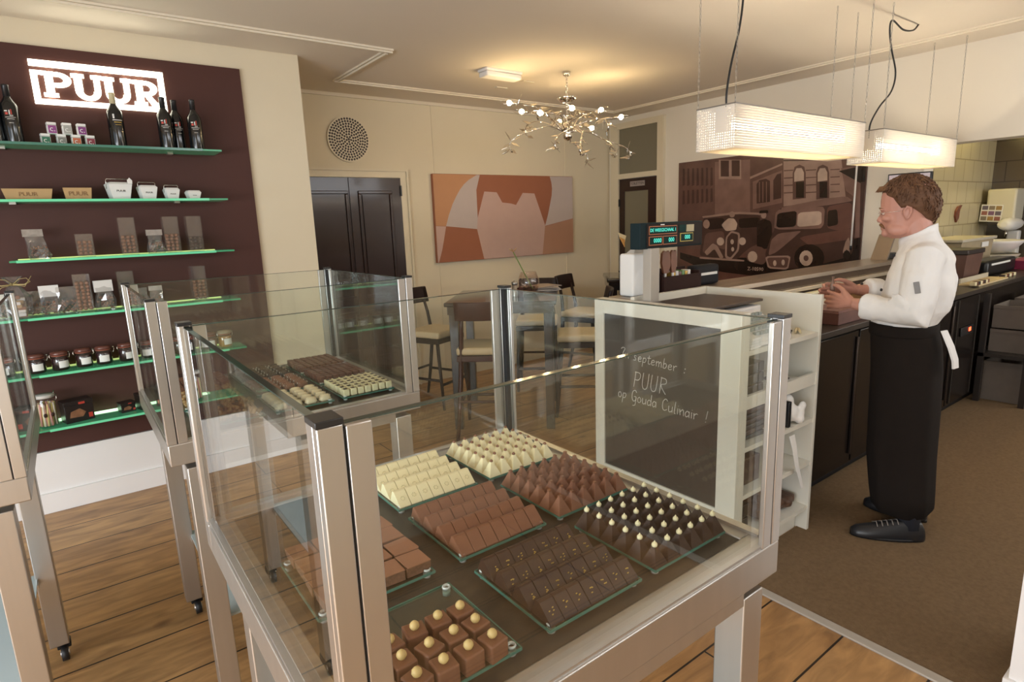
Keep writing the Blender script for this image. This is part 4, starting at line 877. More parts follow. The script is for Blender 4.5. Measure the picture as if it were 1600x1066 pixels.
# ---------------------------------------------------------------- mural on the right wall
MC = [(0.022,0.011,0.008),(0.068,0.034,0.027),(0.125,0.066,0.053),(0.21,0.12,0.098),(0.33,0.215,0.175),(0.50,0.37,0.30),(0.135,0.062,0.048)]
MM = [mat('print_tone_%s' % 'abcdefg'[i], c, 0.25, noise=0.38, nscale=7) for i, c in enumerate(MC)]
t = thing('photo_mural', 'large sepia photo print of old cars in a street, on the right wall', 'photo print', (0,0,0))
B(XR-.02, XR-.002, 2.40, 4.405, .90, 2.245).build('print_panel', MM[2], t)
MUR=[(3,[(3.935,2.21),(3.521,2.194),(3.497,1.659),(3.915,1.654)]),
(2,[(4.383,2.226),(3.935,2.208),(3.917,1.704),(4.368,1.585)]),
(1,[(4.349,2.179),(4.323,2.176),(4.314,1.997),(4.349,1.987)]),
(1,[(4.286,2.175),(4.261,2.172),(4.251,1.992),(4.286,1.983)]),
(1,[(4.223,2.171),(4.199,2.169),(4.189,1.988),(4.223,1.978)]),
(1,[(4.162,2.167),(4.138,2.165),(4.128,1.984),(4.161,1.974)]),
(1,[(4.102,2.164),(4.078,2.162),(4.068,1.979),(4.101,1.97)]),
(1,[(4.042,2.16),(4.019,2.158),(4.008,1.975),(4.041,1.966)]),
(1,[(3.984,2.157),(3.961,2.155),(3.95,1.971),(3.982,1.962)]),
(1,[(4.343,1.937),(4.317,1.936),(4.309,1.791),(4.344,1.78)]),
(1,[(4.279,1.937),(4.254,1.936),(4.245,1.792),(4.28,1.782)]),
(1,[(4.217,1.937),(4.192,1.936),(4.183,1.794),(4.218,1.783)]),
(1,[(4.156,1.937),(4.131,1.936),(4.122,1.795),(4.156,1.784)]),
(1,[(4.095,1.937),(4.071,1.936),(4.062,1.796),(4.095,1.785)]),
(1,[(4.035,1.938),(4.012,1.936),(4.002,1.797),(4.035,1.786)]),
(1,[(3.976,1.938),(3.953,1.936),(3.944,1.798),(3.976,1.788)]),
(4,[(3.886,2.228),(3.622,2.201),(3.613,2.007),(3.878,2.028)]),
(1,[(3.863,2.218),(3.764,2.208),(3.758,2.045),(3.856,2.053)]),
(1,[(3.732,2.207),(3.639,2.197),(3.632,2.038),(3.725,2.046)]),
(2,[(3.521,2.194),(3.166,2.165),(3.141,1.719),(3.497,1.678)]),
(4,[(3.513,2.023),(3.176,2.124),(3.175,2.106),(3.512,1.999)]),
(3,[(3.48,1.971),(3.173,2.057),(3.156,1.746),(3.467,1.696)]),
(1,[(3.438,1.944),(3.409,1.98),(3.339,1.989),(3.295,1.964),(3.284,1.761),(3.428,1.75)]),
(3,[(3.412,1.966),(3.404,1.965),(3.394,1.763),(3.402,1.762)]),
(3,[(3.374,1.963),(3.366,1.962),(3.356,1.761),(3.364,1.76)]),
(3,[(3.336,1.96),(3.328,1.96),(3.318,1.759),(3.326,1.758)]),
(1,[(3.26,1.967),(3.224,2.023),(3.181,2.03),(3.168,1.791),(3.25,1.778)]),
(4,[(3.166,2.165),(2.623,2.118),(2.558,1.758),(3.14,1.71)]),
(1,[(3.165,2.152),(2.623,2.108),(2.622,2.098),(3.164,2.14)]),
(2,[(3.156,2.056),(3.063,2.052),(3.062,2.042),(3.155,2.045)]),
(2,[(2.939,2.04),(2.841,2.036),(2.841,2.027),(2.939,2.029)]),
(2,[(2.712,2.024),(2.629,2.021),(2.629,2.012),(2.711,2.016)]),
(2,[(3.152,1.985),(3.059,1.983),(3.058,1.972),(3.151,1.974)]),
(2,[(2.935,1.971),(2.837,1.968),(2.836,1.96),(2.934,1.961)]),
(2,[(2.707,1.958),(2.625,1.956),(2.624,1.946),(2.707,1.949)]),
(2,[(3.148,1.914),(3.055,1.913),(3.054,1.902),(3.147,1.904)]),
(2,[(2.931,1.902),(2.833,1.901),(2.832,1.892),(2.93,1.892)]),
(2,[(2.703,1.891),(2.62,1.89),(2.62,1.88),(2.702,1.883)]),
(2,[(3.144,1.843),(3.05,1.843),(3.05,1.832),(3.143,1.833)]),
(2,[(2.927,1.834),(2.828,1.833),(2.828,1.824),(2.926,1.823)]),
(2,[(2.698,1.824),(2.616,1.824),(2.615,1.814),(2.698,1.816)]),
(2,[(3.065,2.021),(3.049,2.077),(3.003,2.093),(2.955,2.068),(2.938,2.011),(2.923,1.778),(3.05,1.771)]),
(5,[(3.05,2.02),(3.03,2.062),(2.98,2.06),(2.956,2.017),(2.951,1.943),(3.045,1.938)]),
(0,[(3.027,1.937),(2.95,1.931),(2.941,1.783),(3.018,1.787)]),
(2,[(2.839,2.002),(2.825,2.056),(2.782,2.072),(2.737,2.048),(2.72,1.992),(2.704,1.766),(2.823,1.759)]),
(5,[(2.825,2.001),(2.807,2.041),(2.76,2.04),(2.737,1.998),(2.732,1.927),(2.82,1.922)]),
(0,[(2.803,1.92),(2.731,1.915),(2.722,1.771),(2.793,1.775)]),
(3,[(2.617,2.024),(2.399,2.035),(2.338,1.229),(2.455,1.226),(2.473,1.754),(2.562,1.824)]),
(0,[(2.635,2.001),(2.402,2.035),(2.39,1.885),(2.44,1.88)]),
(1,[(2.441,1.888),(2.391,1.893),(2.339,1.212),(2.406,1.211)]),
(6,[(4.36,1.267),(2.382,1.409),(2.352,1.004),(4.351,0.867)]),
(0,[(4.36,1.241),(4.092,1.187),(3.132,1.21),(2.398,1.409),(2.38,1.178),(3.124,1.062),(3.32,1.006),(3.754,1.034),(4.088,1.072),(4.358,1.17)]),
(1,[(4.055,1.611),(4.022,1.645),(4.01,1.651),(3.97,1.657),(3.93,1.659),(3.72,1.663),(3.679,1.663),(3.622,1.662),(3.589,1.659),(3.436,1.643),(3.409,1.638),(3.384,1.623),(3.378,1.609),(3.366,1.534),(3.364,1.518),(3.363,1.492),(3.364,1.475),(3.372,1.388),(3.375,1.371),(3.392,1.348),(3.409,1.336),(3.506,1.28),(3.525,1.268),(3.548,1.252),(3.559,1.242),(3.608,1.196),(3.619,1.187),(3.641,1.178),(3.658,1.174),(3.748,1.163),(3.767,1.161),(3.797,1.162),(3.816,1.165),(3.911,1.184),(3.931,1.188),(3.959,1.192),(3.977,1.194),(4.061,1.204),(4.076,1.209),(4.088,1.228),(4.088,1.248),(4.077,1.355),(4.075,1.378),(4.073,1.413),(4.072,1.438),(4.069,1.556),(4.067,1.578),(4.062,1.602)]),
(0,[(3.963,1.614),(3.843,1.618),(3.821,1.617),(3.801,1.608),(3.797,1.597),(3.789,1.535),(3.791,1.524),(3.808,1.512),(3.828,1.508),(3.946,1.496),(3.968,1.496),(3.989,1.505),(3.994,1.517),(4.004,1.587),(4.003,1.6),(3.985,1.612)]),
(0,[(3.57,1.607),(3.432,1.61),(3.407,1.609),(3.387,1.601),(3.384,1.591),(3.386,1.535),(3.389,1.524),(3.41,1.515),(3.433,1.512),(3.564,1.508),(3.589,1.508),(3.611,1.517),(3.615,1.527),(3.62,1.585),(3.617,1.596),(3.596,1.605)]),
(4,[(3.982,1.651),(3.734,1.671),(3.685,1.674),(3.62,1.675),(3.583,1.673),(3.413,1.659),(3.383,1.657),(3.357,1.653),(3.352,1.65),(3.352,1.638),(3.356,1.636),(3.382,1.636),(3.412,1.638),(3.582,1.649),(3.619,1.651),(3.683,1.65),(3.729,1.647),(3.966,1.629),(4.011,1.626),(4.052,1.625),(4.061,1.627),(4.072,1.639),(4.068,1.642),(4.028,1.647)]),
(2,[(3.977,1.462),(3.842,1.478),(3.818,1.477),(3.794,1.461),(3.788,1.439),(3.77,1.319),(3.769,1.298),(3.779,1.282),(3.793,1.283),(3.874,1.305),(3.89,1.308),(3.911,1.304),(3.923,1.296),(3.976,1.248),(3.987,1.24),(4.001,1.234),(4.008,1.235),(4.044,1.246),(4.05,1.251),(4.053,1.272),(4.05,1.294),(4.033,1.413),(4.027,1.434),(4.002,1.456)]),
(4,[(4.01,1.272),(3.95,1.329),(3.938,1.339),(3.923,1.346),(3.916,1.344),(3.881,1.329),(3.874,1.325),(3.861,1.311),(3.851,1.296),(3.801,1.222),(3.793,1.208),(3.789,1.195),(3.793,1.192),(3.819,1.184),(3.825,1.184),(3.836,1.193),(3.844,1.204),(3.887,1.266),(3.896,1.277),(3.911,1.279),(3.922,1.273),(3.975,1.227),(3.986,1.219),(3.998,1.216),(4.003,1.219),(4.025,1.242),(4.027,1.248),(4.021,1.261)]),
(4,[(3.755,1.428),(3.718,1.468),(3.71,1.475),(3.694,1.478),(3.682,1.477),(3.62,1.461),(3.609,1.456),(3.6,1.437),(3.599,1.417),(3.602,1.312),(3.604,1.291),(3.613,1.265),(3.624,1.251),(3.68,1.189),(3.691,1.179),(3.706,1.171),(3.715,1.173),(3.755,1.189),(3.762,1.195),(3.769,1.218),(3.769,1.241),(3.769,1.368),(3.768,1.392),(3.762,1.418)]),
(1,[(3.74,1.418),(3.71,1.449),(3.703,1.455),(3.691,1.458),(3.682,1.456),(3.636,1.445),(3.628,1.44),(3.621,1.424),(3.621,1.408),(3.624,1.318),(3.626,1.3),(3.634,1.278),(3.642,1.266),(3.686,1.215),(3.694,1.206),(3.706,1.2),(3.711,1.2),(3.738,1.211),(3.743,1.216),(3.747,1.235),(3.748,1.256),(3.75,1.366),(3.75,1.387),(3.745,1.409)]),
(5,[(3.669,1.365),(3.67,1.353),(3.675,1.343),(3.683,1.338),(3.692,1.338),(3.7,1.343),(3.706,1.353),(3.709,1.365),(3.707,1.377),(3.702,1.386),(3.694,1.391),(3.685,1.391),(3.677,1.386),(3.671,1.377)]),
(5,[(3.661,1.286),(3.662,1.276),(3.667,1.268),(3.674,1.263),(3.682,1.263),(3.689,1.267),(3.694,1.276),(3.696,1.286),(3.695,1.296),(3.691,1.304),(3.684,1.309),(3.676,1.309),(3.668,1.305),(3.663,1.296)]),
(5,[(3.785,1.368),(3.789,1.349),(3.801,1.334),(3.819,1.325),(3.84,1.325),(3.859,1.334),(3.872,1.349),(3.877,1.368),(3.873,1.387),(3.861,1.403),(3.843,1.411),(3.822,1.411),(3.804,1.403),(3.791,1.387)]),
(5,[(3.528,1.371),(3.531,1.353),(3.542,1.339),(3.558,1.331),(3.576,1.331),(3.593,1.339),(3.605,1.353),(3.61,1.371),(3.606,1.388),(3.595,1.403),(3.579,1.41),(3.561,1.41),(3.544,1.402),(3.533,1.388)]),
(4,[(3.969,1.193),(3.649,1.181),(3.593,1.179),(3.546,1.175),(3.538,1.173),(3.538,1.162),(3.545,1.16),(3.593,1.16),(3.648,1.161),(3.968,1.171),(4.029,1.173),(4.083,1.177),(4.091,1.18),(4.092,1.193),(4.083,1.195),(4.03,1.195)]),
(4,[(3.971,1.556),(3.974,1.535),(3.985,1.518),(4.002,1.509),(4.022,1.51),(4.039,1.519),(4.052,1.536),(4.057,1.558),(4.053,1.579),(4.042,1.595),(4.025,1.604),(4.005,1.604),(3.988,1.594),(3.976,1.577)]),
(5,[(3.786,1.581),(3.753,1.605),(3.746,1.609),(3.735,1.612),(3.727,1.612),(3.688,1.609),(3.681,1.608),(3.671,1.602),(3.665,1.596),(3.641,1.564),(3.637,1.558),(3.635,1.547),(3.636,1.539),(3.644,1.501),(3.647,1.494),(3.66,1.487),(3.672,1.485),(3.741,1.479),(3.755,1.479),(3.771,1.484),(3.779,1.49),(3.812,1.527),(3.817,1.535),(3.82,1.543),(3.818,1.548),(3.803,1.565),(3.8,1.569),(3.792,1.576)]),
(4,[(3.667,1.65),(3.67,1.636),(3.679,1.625),(3.692,1.619),(3.706,1.619),(3.72,1.626),(3.73,1.638),(3.733,1.652),(3.731,1.666),(3.722,1.678),(3.709,1.683),(3.694,1.683),(3.681,1.676),(3.671,1.664)]),
(0,[(3.397,1.568),(3.355,1.59),(3.346,1.594),(3.332,1.595),(3.322,1.592),(3.274,1.574),(3.265,1.566),(3.255,1.539),(3.251,1.511),(3.236,1.357),(3.236,1.329),(3.249,1.303),(3.266,1.298),(3.364,1.29),(3.382,1.293),(3.399,1.317),(3.403,1.345),(3.41,1.502),(3.411,1.532),(3.405,1.56)]),
(4,[(3.311,1.631),(3.314,1.617),(3.321,1.605),(3.333,1.599),(3.347,1.6),(3.359,1.606),(3.368,1.618),(3.372,1.633),(3.369,1.647),(3.362,1.659),(3.35,1.665),(3.336,1.664),(3.324,1.657),(3.315,1.645)]),
(0,[(3.368,1.679),(3.32,1.681),(3.311,1.681),(3.302,1.679),(3.3,1.676),(3.295,1.659),(3.295,1.655),(3.303,1.653),(3.313,1.652),(3.371,1.651),(3.382,1.651),(3.391,1.653),(3.391,1.656),(3.388,1.672),(3.386,1.675),(3.377,1.678)]),
(2,[(3.52,1.273),(3.461,1.313),(3.448,1.32),(3.43,1.324),(3.417,1.323),(3.357,1.313),(3.345,1.31),(3.329,1.299),(3.319,1.287),(3.275,1.228),(3.268,1.217),(3.268,1.2),(3.274,1.191),(3.312,1.146),(3.322,1.138),(3.343,1.134),(3.361,1.136),(3.459,1.156),(3.477,1.16),(3.497,1.172),(3.505,1.183),(3.532,1.238),(3.536,1.249),(3.53,1.265)]),
(5,[(3.39,1.213),(3.394,1.188),(3.408,1.168),(3.43,1.156),(3.454,1.156),(3.476,1.166),(3.493,1.186),(3.499,1.211),(3.495,1.236),(3.481,1.257),(3.459,1.268),(3.435,1.269),(3.413,1.258),(3.397,1.238)]),
(1,[(3.251,1.413),(3.229,1.466),(3.224,1.478),(3.219,1.502),(3.217,1.52),(3.208,1.615),(3.205,1.633),(3.2,1.652),(3.194,1.66),(3.168,1.691),(3.157,1.697),(3.114,1.708),(3.068,1.715),(2.831,1.75),(2.786,1.756),(2.732,1.762),(2.705,1.765),(2.592,1.772),(2.57,1.772),(2.546,1.769),(2.536,1.763),(2.495,1.733),(2.487,1.724),(2.479,1.698),(2.475,1.673),(2.46,1.541),(2.457,1.513),(2.455,1.469),(2.456,1.44),(2.46,1.296),(2.465,1.268),(2.491,1.237),(2.522,1.224),(2.694,1.169),(2.731,1.158),(2.783,1.145),(2.815,1.138),(2.971,1.11),(3.004,1.105),(3.05,1.102),(3.078,1.104),(3.214,1.117),(3.24,1.121),(3.266,1.135),(3.274,1.148),(3.299,1.218),(3.303,1.233),(3.302,1.258),(3.297,1.276),(3.269,1.362),(3.264,1.379),(3.256,1.401)]),
(3,[(3.068,1.715),(2.831,1.75),(2.786,1.756),(2.732,1.762),(2.705,1.765),(2.592,1.772),(2.57,1.772),(2.547,1.769),(2.538,1.765),(2.503,1.738),(2.5,1.733),(2.515,1.727),(2.539,1.723),(2.676,1.706),(2.707,1.703),(2.766,1.698),(2.814,1.694),(3.062,1.676),(3.109,1.673),(3.151,1.673),(3.157,1.676),(3.158,1.695),(3.152,1.699),(3.113,1.708)]),
(6,[(2.671,1.698),(2.544,1.716),(2.521,1.716),(2.499,1.698),(2.493,1.674),(2.476,1.541),(2.475,1.516),(2.485,1.493),(2.499,1.487),(2.581,1.474),(2.597,1.472),(2.619,1.472),(2.631,1.475),(2.685,1.49),(2.695,1.496),(2.705,1.516),(2.708,1.537),(2.715,1.65),(2.713,1.671),(2.694,1.692)]),
(3,[(3.209,1.657),(3.186,1.677),(3.175,1.681),(3.131,1.685),(3.084,1.687),(2.842,1.693),(2.799,1.693),(2.761,1.691),(2.752,1.687),(2.739,1.666),(2.737,1.66),(2.735,1.645),(2.735,1.631),(2.736,1.555),(2.736,1.541),(2.739,1.525),(2.742,1.519),(2.758,1.497),(2.768,1.492),(2.81,1.489),(2.857,1.488),(3.122,1.486),(3.173,1.488),(3.217,1.503),(3.223,1.52),(3.219,1.615),(3.218,1.633),(3.213,1.651)]),
(0,[(3.155,1.649),(3.041,1.66),(3.02,1.659),(3.003,1.647),(3.0,1.631),(3.001,1.543),(3.004,1.527),(3.022,1.513),(3.043,1.51),(3.159,1.505),(3.18,1.507),(3.199,1.519),(3.201,1.534),(3.199,1.616),(3.196,1.631),(3.177,1.645)]),
(5,[(2.939,1.647),(2.811,1.651),(2.788,1.65),(2.767,1.639),(2.763,1.626),(2.758,1.551),(2.761,1.538),(2.781,1.524),(2.805,1.521),(2.94,1.511),(2.965,1.511),(2.987,1.522),(2.99,1.537),(2.988,1.616),(2.984,1.631),(2.963,1.644)]),
(0,[(2.689,1.654),(2.642,1.66),(2.633,1.659),(2.623,1.648),(2.62,1.633),(2.609,1.554),(2.608,1.539),(2.615,1.524),(2.625,1.52),(2.683,1.507),(2.693,1.507),(2.703,1.519),(2.704,1.534),(2.706,1.621),(2.705,1.637),(2.698,1.651)]),
(3,[(3.233,1.398),(3.19,1.435),(3.178,1.442),(3.15,1.45),(3.123,1.454),(2.989,1.468),(2.966,1.47),(2.951,1.466),(2.955,1.46),(2.996,1.425),(3.005,1.416),(3.027,1.397),(3.046,1.381),(3.146,1.296),(3.166,1.28),(3.19,1.263),(3.202,1.256),(3.252,1.234),(3.261,1.232),(3.267,1.243),(3.266,1.259),(3.253,1.351),(3.25,1.369),(3.241,1.389)]),
(6,[(2.86,1.429),(2.568,1.476),(2.517,1.483),(2.473,1.481),(2.466,1.471),(2.463,1.414),(2.468,1.403),(2.502,1.388),(2.543,1.381),(2.772,1.345),(2.817,1.34),(2.866,1.341),(2.884,1.348),(2.949,1.394),(2.954,1.404),(2.915,1.419)]),
(0,[(2.709,1.217),(2.719,1.159),(2.755,1.112),(2.812,1.084),(2.877,1.081),(2.939,1.105),(2.984,1.151),(3.002,1.209),(2.991,1.269),(2.952,1.316),(2.893,1.342),(2.828,1.343),(2.769,1.318),(2.726,1.273)]),
(5,[(2.819,1.212),(2.823,1.18),(2.839,1.153),(2.864,1.138),(2.893,1.137),(2.92,1.151),(2.94,1.176),(2.949,1.209),(2.944,1.242),(2.927,1.268),(2.902,1.283),(2.873,1.284),(2.846,1.27),(2.827,1.244)]),
(2,[(2.858,1.211),(2.86,1.199),(2.866,1.189),(2.876,1.183),(2.887,1.183),(2.897,1.188),(2.905,1.198),(2.908,1.21),(2.907,1.222),(2.9,1.233),(2.89,1.238),(2.879,1.238),(2.869,1.233),(2.861,1.223)]),
(4,[(3.247,1.224),(3.09,1.231),(3.062,1.231),(3.04,1.219),(3.039,1.204),(3.051,1.121),(3.057,1.106),(3.077,1.094),(3.1,1.092),(3.222,1.096),(3.246,1.098),(3.269,1.11),(3.276,1.123),(3.298,1.195),(3.298,1.208),(3.276,1.221)]),
(2,[(3.235,1.208),(3.1,1.214),(3.076,1.213),(3.057,1.204),(3.055,1.193),(3.065,1.131),(3.069,1.12),(3.087,1.111),(3.107,1.11),(3.213,1.112),(3.233,1.114),(3.253,1.123),(3.26,1.133),(3.279,1.187),(3.279,1.197),(3.26,1.206)]),
(5,[(3.179,1.153),(3.18,1.14),(3.185,1.13),(3.192,1.124),(3.199,1.123),(3.207,1.129),(3.212,1.139),(3.215,1.152),(3.214,1.165),(3.209,1.176),(3.203,1.181),(3.195,1.182),(3.187,1.176),(3.182,1.166)]),
(5,[(3.093,1.163),(3.094,1.15),(3.098,1.14),(3.104,1.134),(3.112,1.134),(3.119,1.139),(3.125,1.149),(3.127,1.162),(3.126,1.175),(3.122,1.185),(3.115,1.191),(3.108,1.191),(3.1,1.186),(3.095,1.176)]),
(4,[(2.544,1.295),(2.534,1.348),(2.532,1.359),(2.528,1.371),(2.525,1.377),(2.511,1.401),(2.508,1.405),(2.504,1.404),(2.502,1.399),(2.492,1.37),(2.491,1.363),(2.489,1.35),(2.488,1.338),(2.486,1.28),(2.486,1.269),(2.487,1.257),(2.489,1.252),(2.5,1.232),(2.502,1.23),(2.504,1.234),(2.506,1.243),(2.512,1.291),(2.513,1.299),(2.516,1.301),(2.518,1.295),(2.526,1.256),(2.528,1.249),(2.531,1.246),(2.533,1.248),(2.544,1.268),(2.546,1.273),(2.546,1.284)]),
(0,[(2.477,1.242),(2.479,1.22),(2.487,1.203),(2.499,1.192),(2.513,1.192),(2.527,1.202),(2.537,1.219),(2.542,1.241),(2.541,1.263),(2.533,1.281),(2.52,1.291),(2.506,1.291),(2.492,1.282),(2.482,1.264)]),
(0,[(3.536,1.118),(3.296,1.127),(3.292,1.055),(3.533,1.044)])]
m = MB()
for i, (c, pts) in enumerate(MUR):
    q = XR-.0203-.00012*i
    pts = [(min(4.4, max(2.405, a)), min(2.24, max(.905, b))) for a, b in pts]
    vs = [m.v((q, a, b)) for a, b in pts]; m.f(vs, c)
o = m.build('printed_scene', MM, t, recalc=False)
text_obj('printed_plate', 'Z-10590', .052, .0002, MM[5], t, frame((XR-.032, 3.405, 1.085), *SIDE))
t = thing('white_rod', 'thin white vertical rod with dark tip in front of the mural', 'rod', (5.66, 2.455, 0))
m = MB(); m.cyl((0,0,1.335), .008, .80, 8); m.build('rod', M['white'], t); m = MB(); m.cyl((0,0,1.30), .011, .035, 8); m.build('rod_tip', M['black'], t)
m = MB(); m.box(-.01, .066, -.006, .006, 2.10, 2.115); m.build('wall_hook', M['white'], t)

# ---------------------------------------------------------------- ceiling: emergency light, chandelier
t = thing('emergency_light', 'small white box light on the ceiling left of the chandelier', 'ceiling light', (3.07, 4.15, ZC))
B(-.18, .18, -.065, .065, -.02, 0, bev=.004).build('base', M['white'], t); B(-.175, .175, -.06, .06, -.060, -.02, bev=.012).build('cover', M['white'], t)
for x, y, lb in ((3.42, 4.62, 'small white ceiling tab left, near the emergency light'), (3.49, 4.32, 'small white ceiling tab beside the emergency light end')):
    tag(B(x-.06, x+.06, y-.02, y+.02, ZC-.010, ZC-.0005, bev=.003).build('ceiling_tab', M['trim']), lb, 'ceiling tab')
CH = Vector((3.57, 3.9, 2.385))
t = thing('chandelier', 'chrome chandelier with curling leaf ribbons and small lit bulbs', 'chandelier', CH)
m = MB(); m.lathe([(.004,-.07),(.03,-.055),(.045,-.025),(.03,-.005),(.05,.015),(.052,.035),(.03,.06),(.012,.07)], 18); m.build('hub', M['chrome'], t)
m = MB(); z = .07
k = 0
while z < ZC-CH.z-.03:
    a = k % 2; pts = [(.009*math.cos(q)*(1-a), .009*math.cos(q)*a, z+.014+.017*math.sin(q)) for q in [2*PI*i/8 for i in range(9)]]; m.tube(pts, .0026, 5, caps=False); z += .025; k += 1
m.build('chain', M['chrome'], t)
m = MB(); m.lathe([(.004,ZC-CH.z-.04),(.03,ZC-CH.z-.03),(.035,ZC-CH.z-.001)], 14); m.build('ceiling_hook_cover', M['chrome'], t)
m = MB(); m.lathe([(.012,.235),(.055,.245),(.085,.275),(.084,.278),(.05,.252),(.01,.245)], 18); m.build('canopy_dish', M['chrome'], t)
m = MB(); m.tube([(.03,0,.27),(.05,.01,.2),(.03,.03,.1)], .002, 5); m.build('supply_wire', M['chrome'], t)
bulb_m = mat('bulb_glow', (1,.85,.6), .4, emit=(1,.72,.36), estr=85)
def leafy(P, n, sz, m):
    for i in range(n):
        q = random.uniform(.25, 1); k = min(len(P)-2, int(q*(len(P)-1))); c = Vector(P[k]).lerp(Vector(P[k+1]), q*(len(P)-1)-k)
        d = Vector((random.uniform(-1,1), random.uniform(-1,1), random.uniform(-.6,.6))).normalized(); s = d.orthogonal().normalized(); l = sz*random.uniform(.7,1.2)
        nrm = d.cross(s)
        pts = [c, c+d*l*.35+s*l*.16+nrm*l*.05, c+d*l+nrm*l*.12, c+d*l*.4-s*l*.16+nrm*l*.05]
        th = nrm*.001
        a = [m.v(p+th) for p in pts]; b = [m.v(p-th) for p in pts]
        m.f(a); m.f(b[::-1])
        for j in range(4): m.f([a[j], a[(j+1)%4], b[(j+1)%4], b[j]])
arms = [(2.75,.50,.20,1),(2.35,.34,.17,1),(3.3,.42,.10,1),(3.9,.30,.13,1),(-.55,.46,.13,1),(-.2,.36,.20,1),(.15,.44,.09,1),(.8,.38,.15,1),(1.6,.4,.12,0),(-1.6,.36,.06,0),(2.9,.55,-.06,0),(-.45,.58,-.10,0),(.3,.52,-.09,0),(-2.2,.30,-.09,0),(3.6,.52,-.08,0),(-1.1,.36,-.11,0)]
pr = None
for a, L_, h, lit in arms:
    P = [Vector((.03*math.cos(a), .03*math.sin(a), 0))]
    for q in (.25,.5,.75,1.0):
        aa = a+.5*math.sin(q*2.6); P.append(Vector((L_*q*math.cos(aa), L_*q*math.sin(aa), h*q**1.3+.05*math.sin(q*PI))))
    if not lit:
        e = P[-1]; tt = (P[-1]-P[-2]).normalized()
        for k in range(1, 6): P.append(e+tt*.07*math.sin(k*.55)+Vector((0,0,-.05*(1-math.cos(k*.62)))))
    m = MB(); m.tube(P, .0055, 6, flat=.6); leafy(P, 9, .09, m); o = m.build('arm', M['chrome'], t)
    if lit:
        e = P[-1]; d = (P[-1]-P[-2]).normalized()
        m = MB(); m.tube([e-d*.01, e+d*.03], [.010,.011], 10); m.build('bulb_socket', M['chrome'], o)
        m = MB(); m.ell(e+d*.052, (.021,.021,.021), 12, 8); m.build('bulb', bulb_m, o)
        m = MB()
        for s in (-1, 1):
            b = d.orthogonal().normalized()*s*.03; m.tube([e, e+d*.05+b, e+d*.10+b*.8, e+d*.135+b*.1], [.003,.006,.005,.001], 6, flat=.5)
        m.build('petal_ribbon', M['chrome'], o)

# ---------------------------------------------------------------- hanging counter lamps
def perforated():
    m = bpy.data.materials.new('perforated_white_sheet'); m.use_nodes = True; N, L = nodes_of(m); N.clear()
    out = N.new('ShaderNodeOutputMaterial'); mix = N.new('ShaderNodeMixShader'); tr = N.new('ShaderNodeBsdfTransparent')
    df = N.new('ShaderNodeBsdfDiffuse'); df.inputs[0].default_value = (.80,.76,.70,1); tl = N.new('ShaderNodeBsdfTranslucent'); tl.inputs[0].default_value = (.85,.78,.68,1)
    m2 = N.new('ShaderNodeMixShader'); m2.inputs[0].default_value = .24; L.new(df.outputs[0], m2.inputs[1]); L.new(tl.outputs[0], m2.inputs[2])
    tc = N.new('ShaderNodeTexCoord'); sp = N.new('ShaderNodeSeparateXYZ'); L.new(tc.outputs['Object'], sp.inputs[0])
    ad = N.new('ShaderNodeMath'); ad.operation = 'ADD'; L.new(sp.outputs[0], ad.inputs[0]); L.new(sp.outputs[1], ad.inputs[1])
    outs = []
    for src in (ad.outputs[0], sp.outputs[2]):
        a = N.new('ShaderNodeMath'); a.operation = 'MULTIPLY'; a.inputs[1].default_value = 2*PI/.0118; L.new(src, a.inputs[0])
        b = N.new('ShaderNodeMath'); b.operation = 'SINE'; L.new(a.outputs[0], b.inputs[0]); outs.append(b)
    mx = N.new('ShaderNodeMath'); mx.operation = 'ADD'; L.new(outs[0].outputs[0], mx.inputs[0]); L.new(outs[1].outputs[0], mx.inputs[1])
    g = N.new('ShaderNodeMath'); g.operation = 'GREATER_THAN'; g.inputs[1].default_value = .45; L.new(mx.outputs[0], g.inputs[0])
    L.new(g.outputs[0], mix.inputs[0]); L.new(m2.outputs[0], mix.inputs[1]); L.new(tr.outputs[0], mix.inputs[2]); L.new(mix.outputs[0], out.inputs[0])
    return m
M['perf'] = perforated(); M['tube'] = mat('lamp_tube_glow', (1,1,1), .4, emit=(1,.88,.68), estr=20)
M['lampgrey'] = mat('lamp_grey_edge', (.28,.25,.22), .4, .6); M['cable'] = mat('black_cable', (.01,.01,.01), .5)
M['diff'] = mat('lamp_diffuser', (.85,.78,.66), .6)
N, L = nodes_of(M['diff']); b_ = N['Principled BSDF']; b_.inputs['Transmission Weight'].default_value = .0
dfm = bpy.data.materials.new('lamp_diffuser_sheet'); dfm.use_nodes = True; N, L = nodes_of(dfm); N.clear()
out = N.new('ShaderNodeOutputMaterial'); a_ = N.new('ShaderNodeBsdfTranslucent'); a_.inputs[0].default_value = (.9,.82,.68,1); d_ = N.new('ShaderNodeBsdfDiffuse'); d_.inputs[0].default_value = (.8,.74,.62,1)
x_ = N.new('ShaderNodeMixShader'); x_.inputs[0].default_value = .6; L.new(d_.outputs[0], x_.inputs[1]); L.new(a_.outputs[0], x_.inputs[2]); L.new(x_.outputs[0], out.inputs[0])
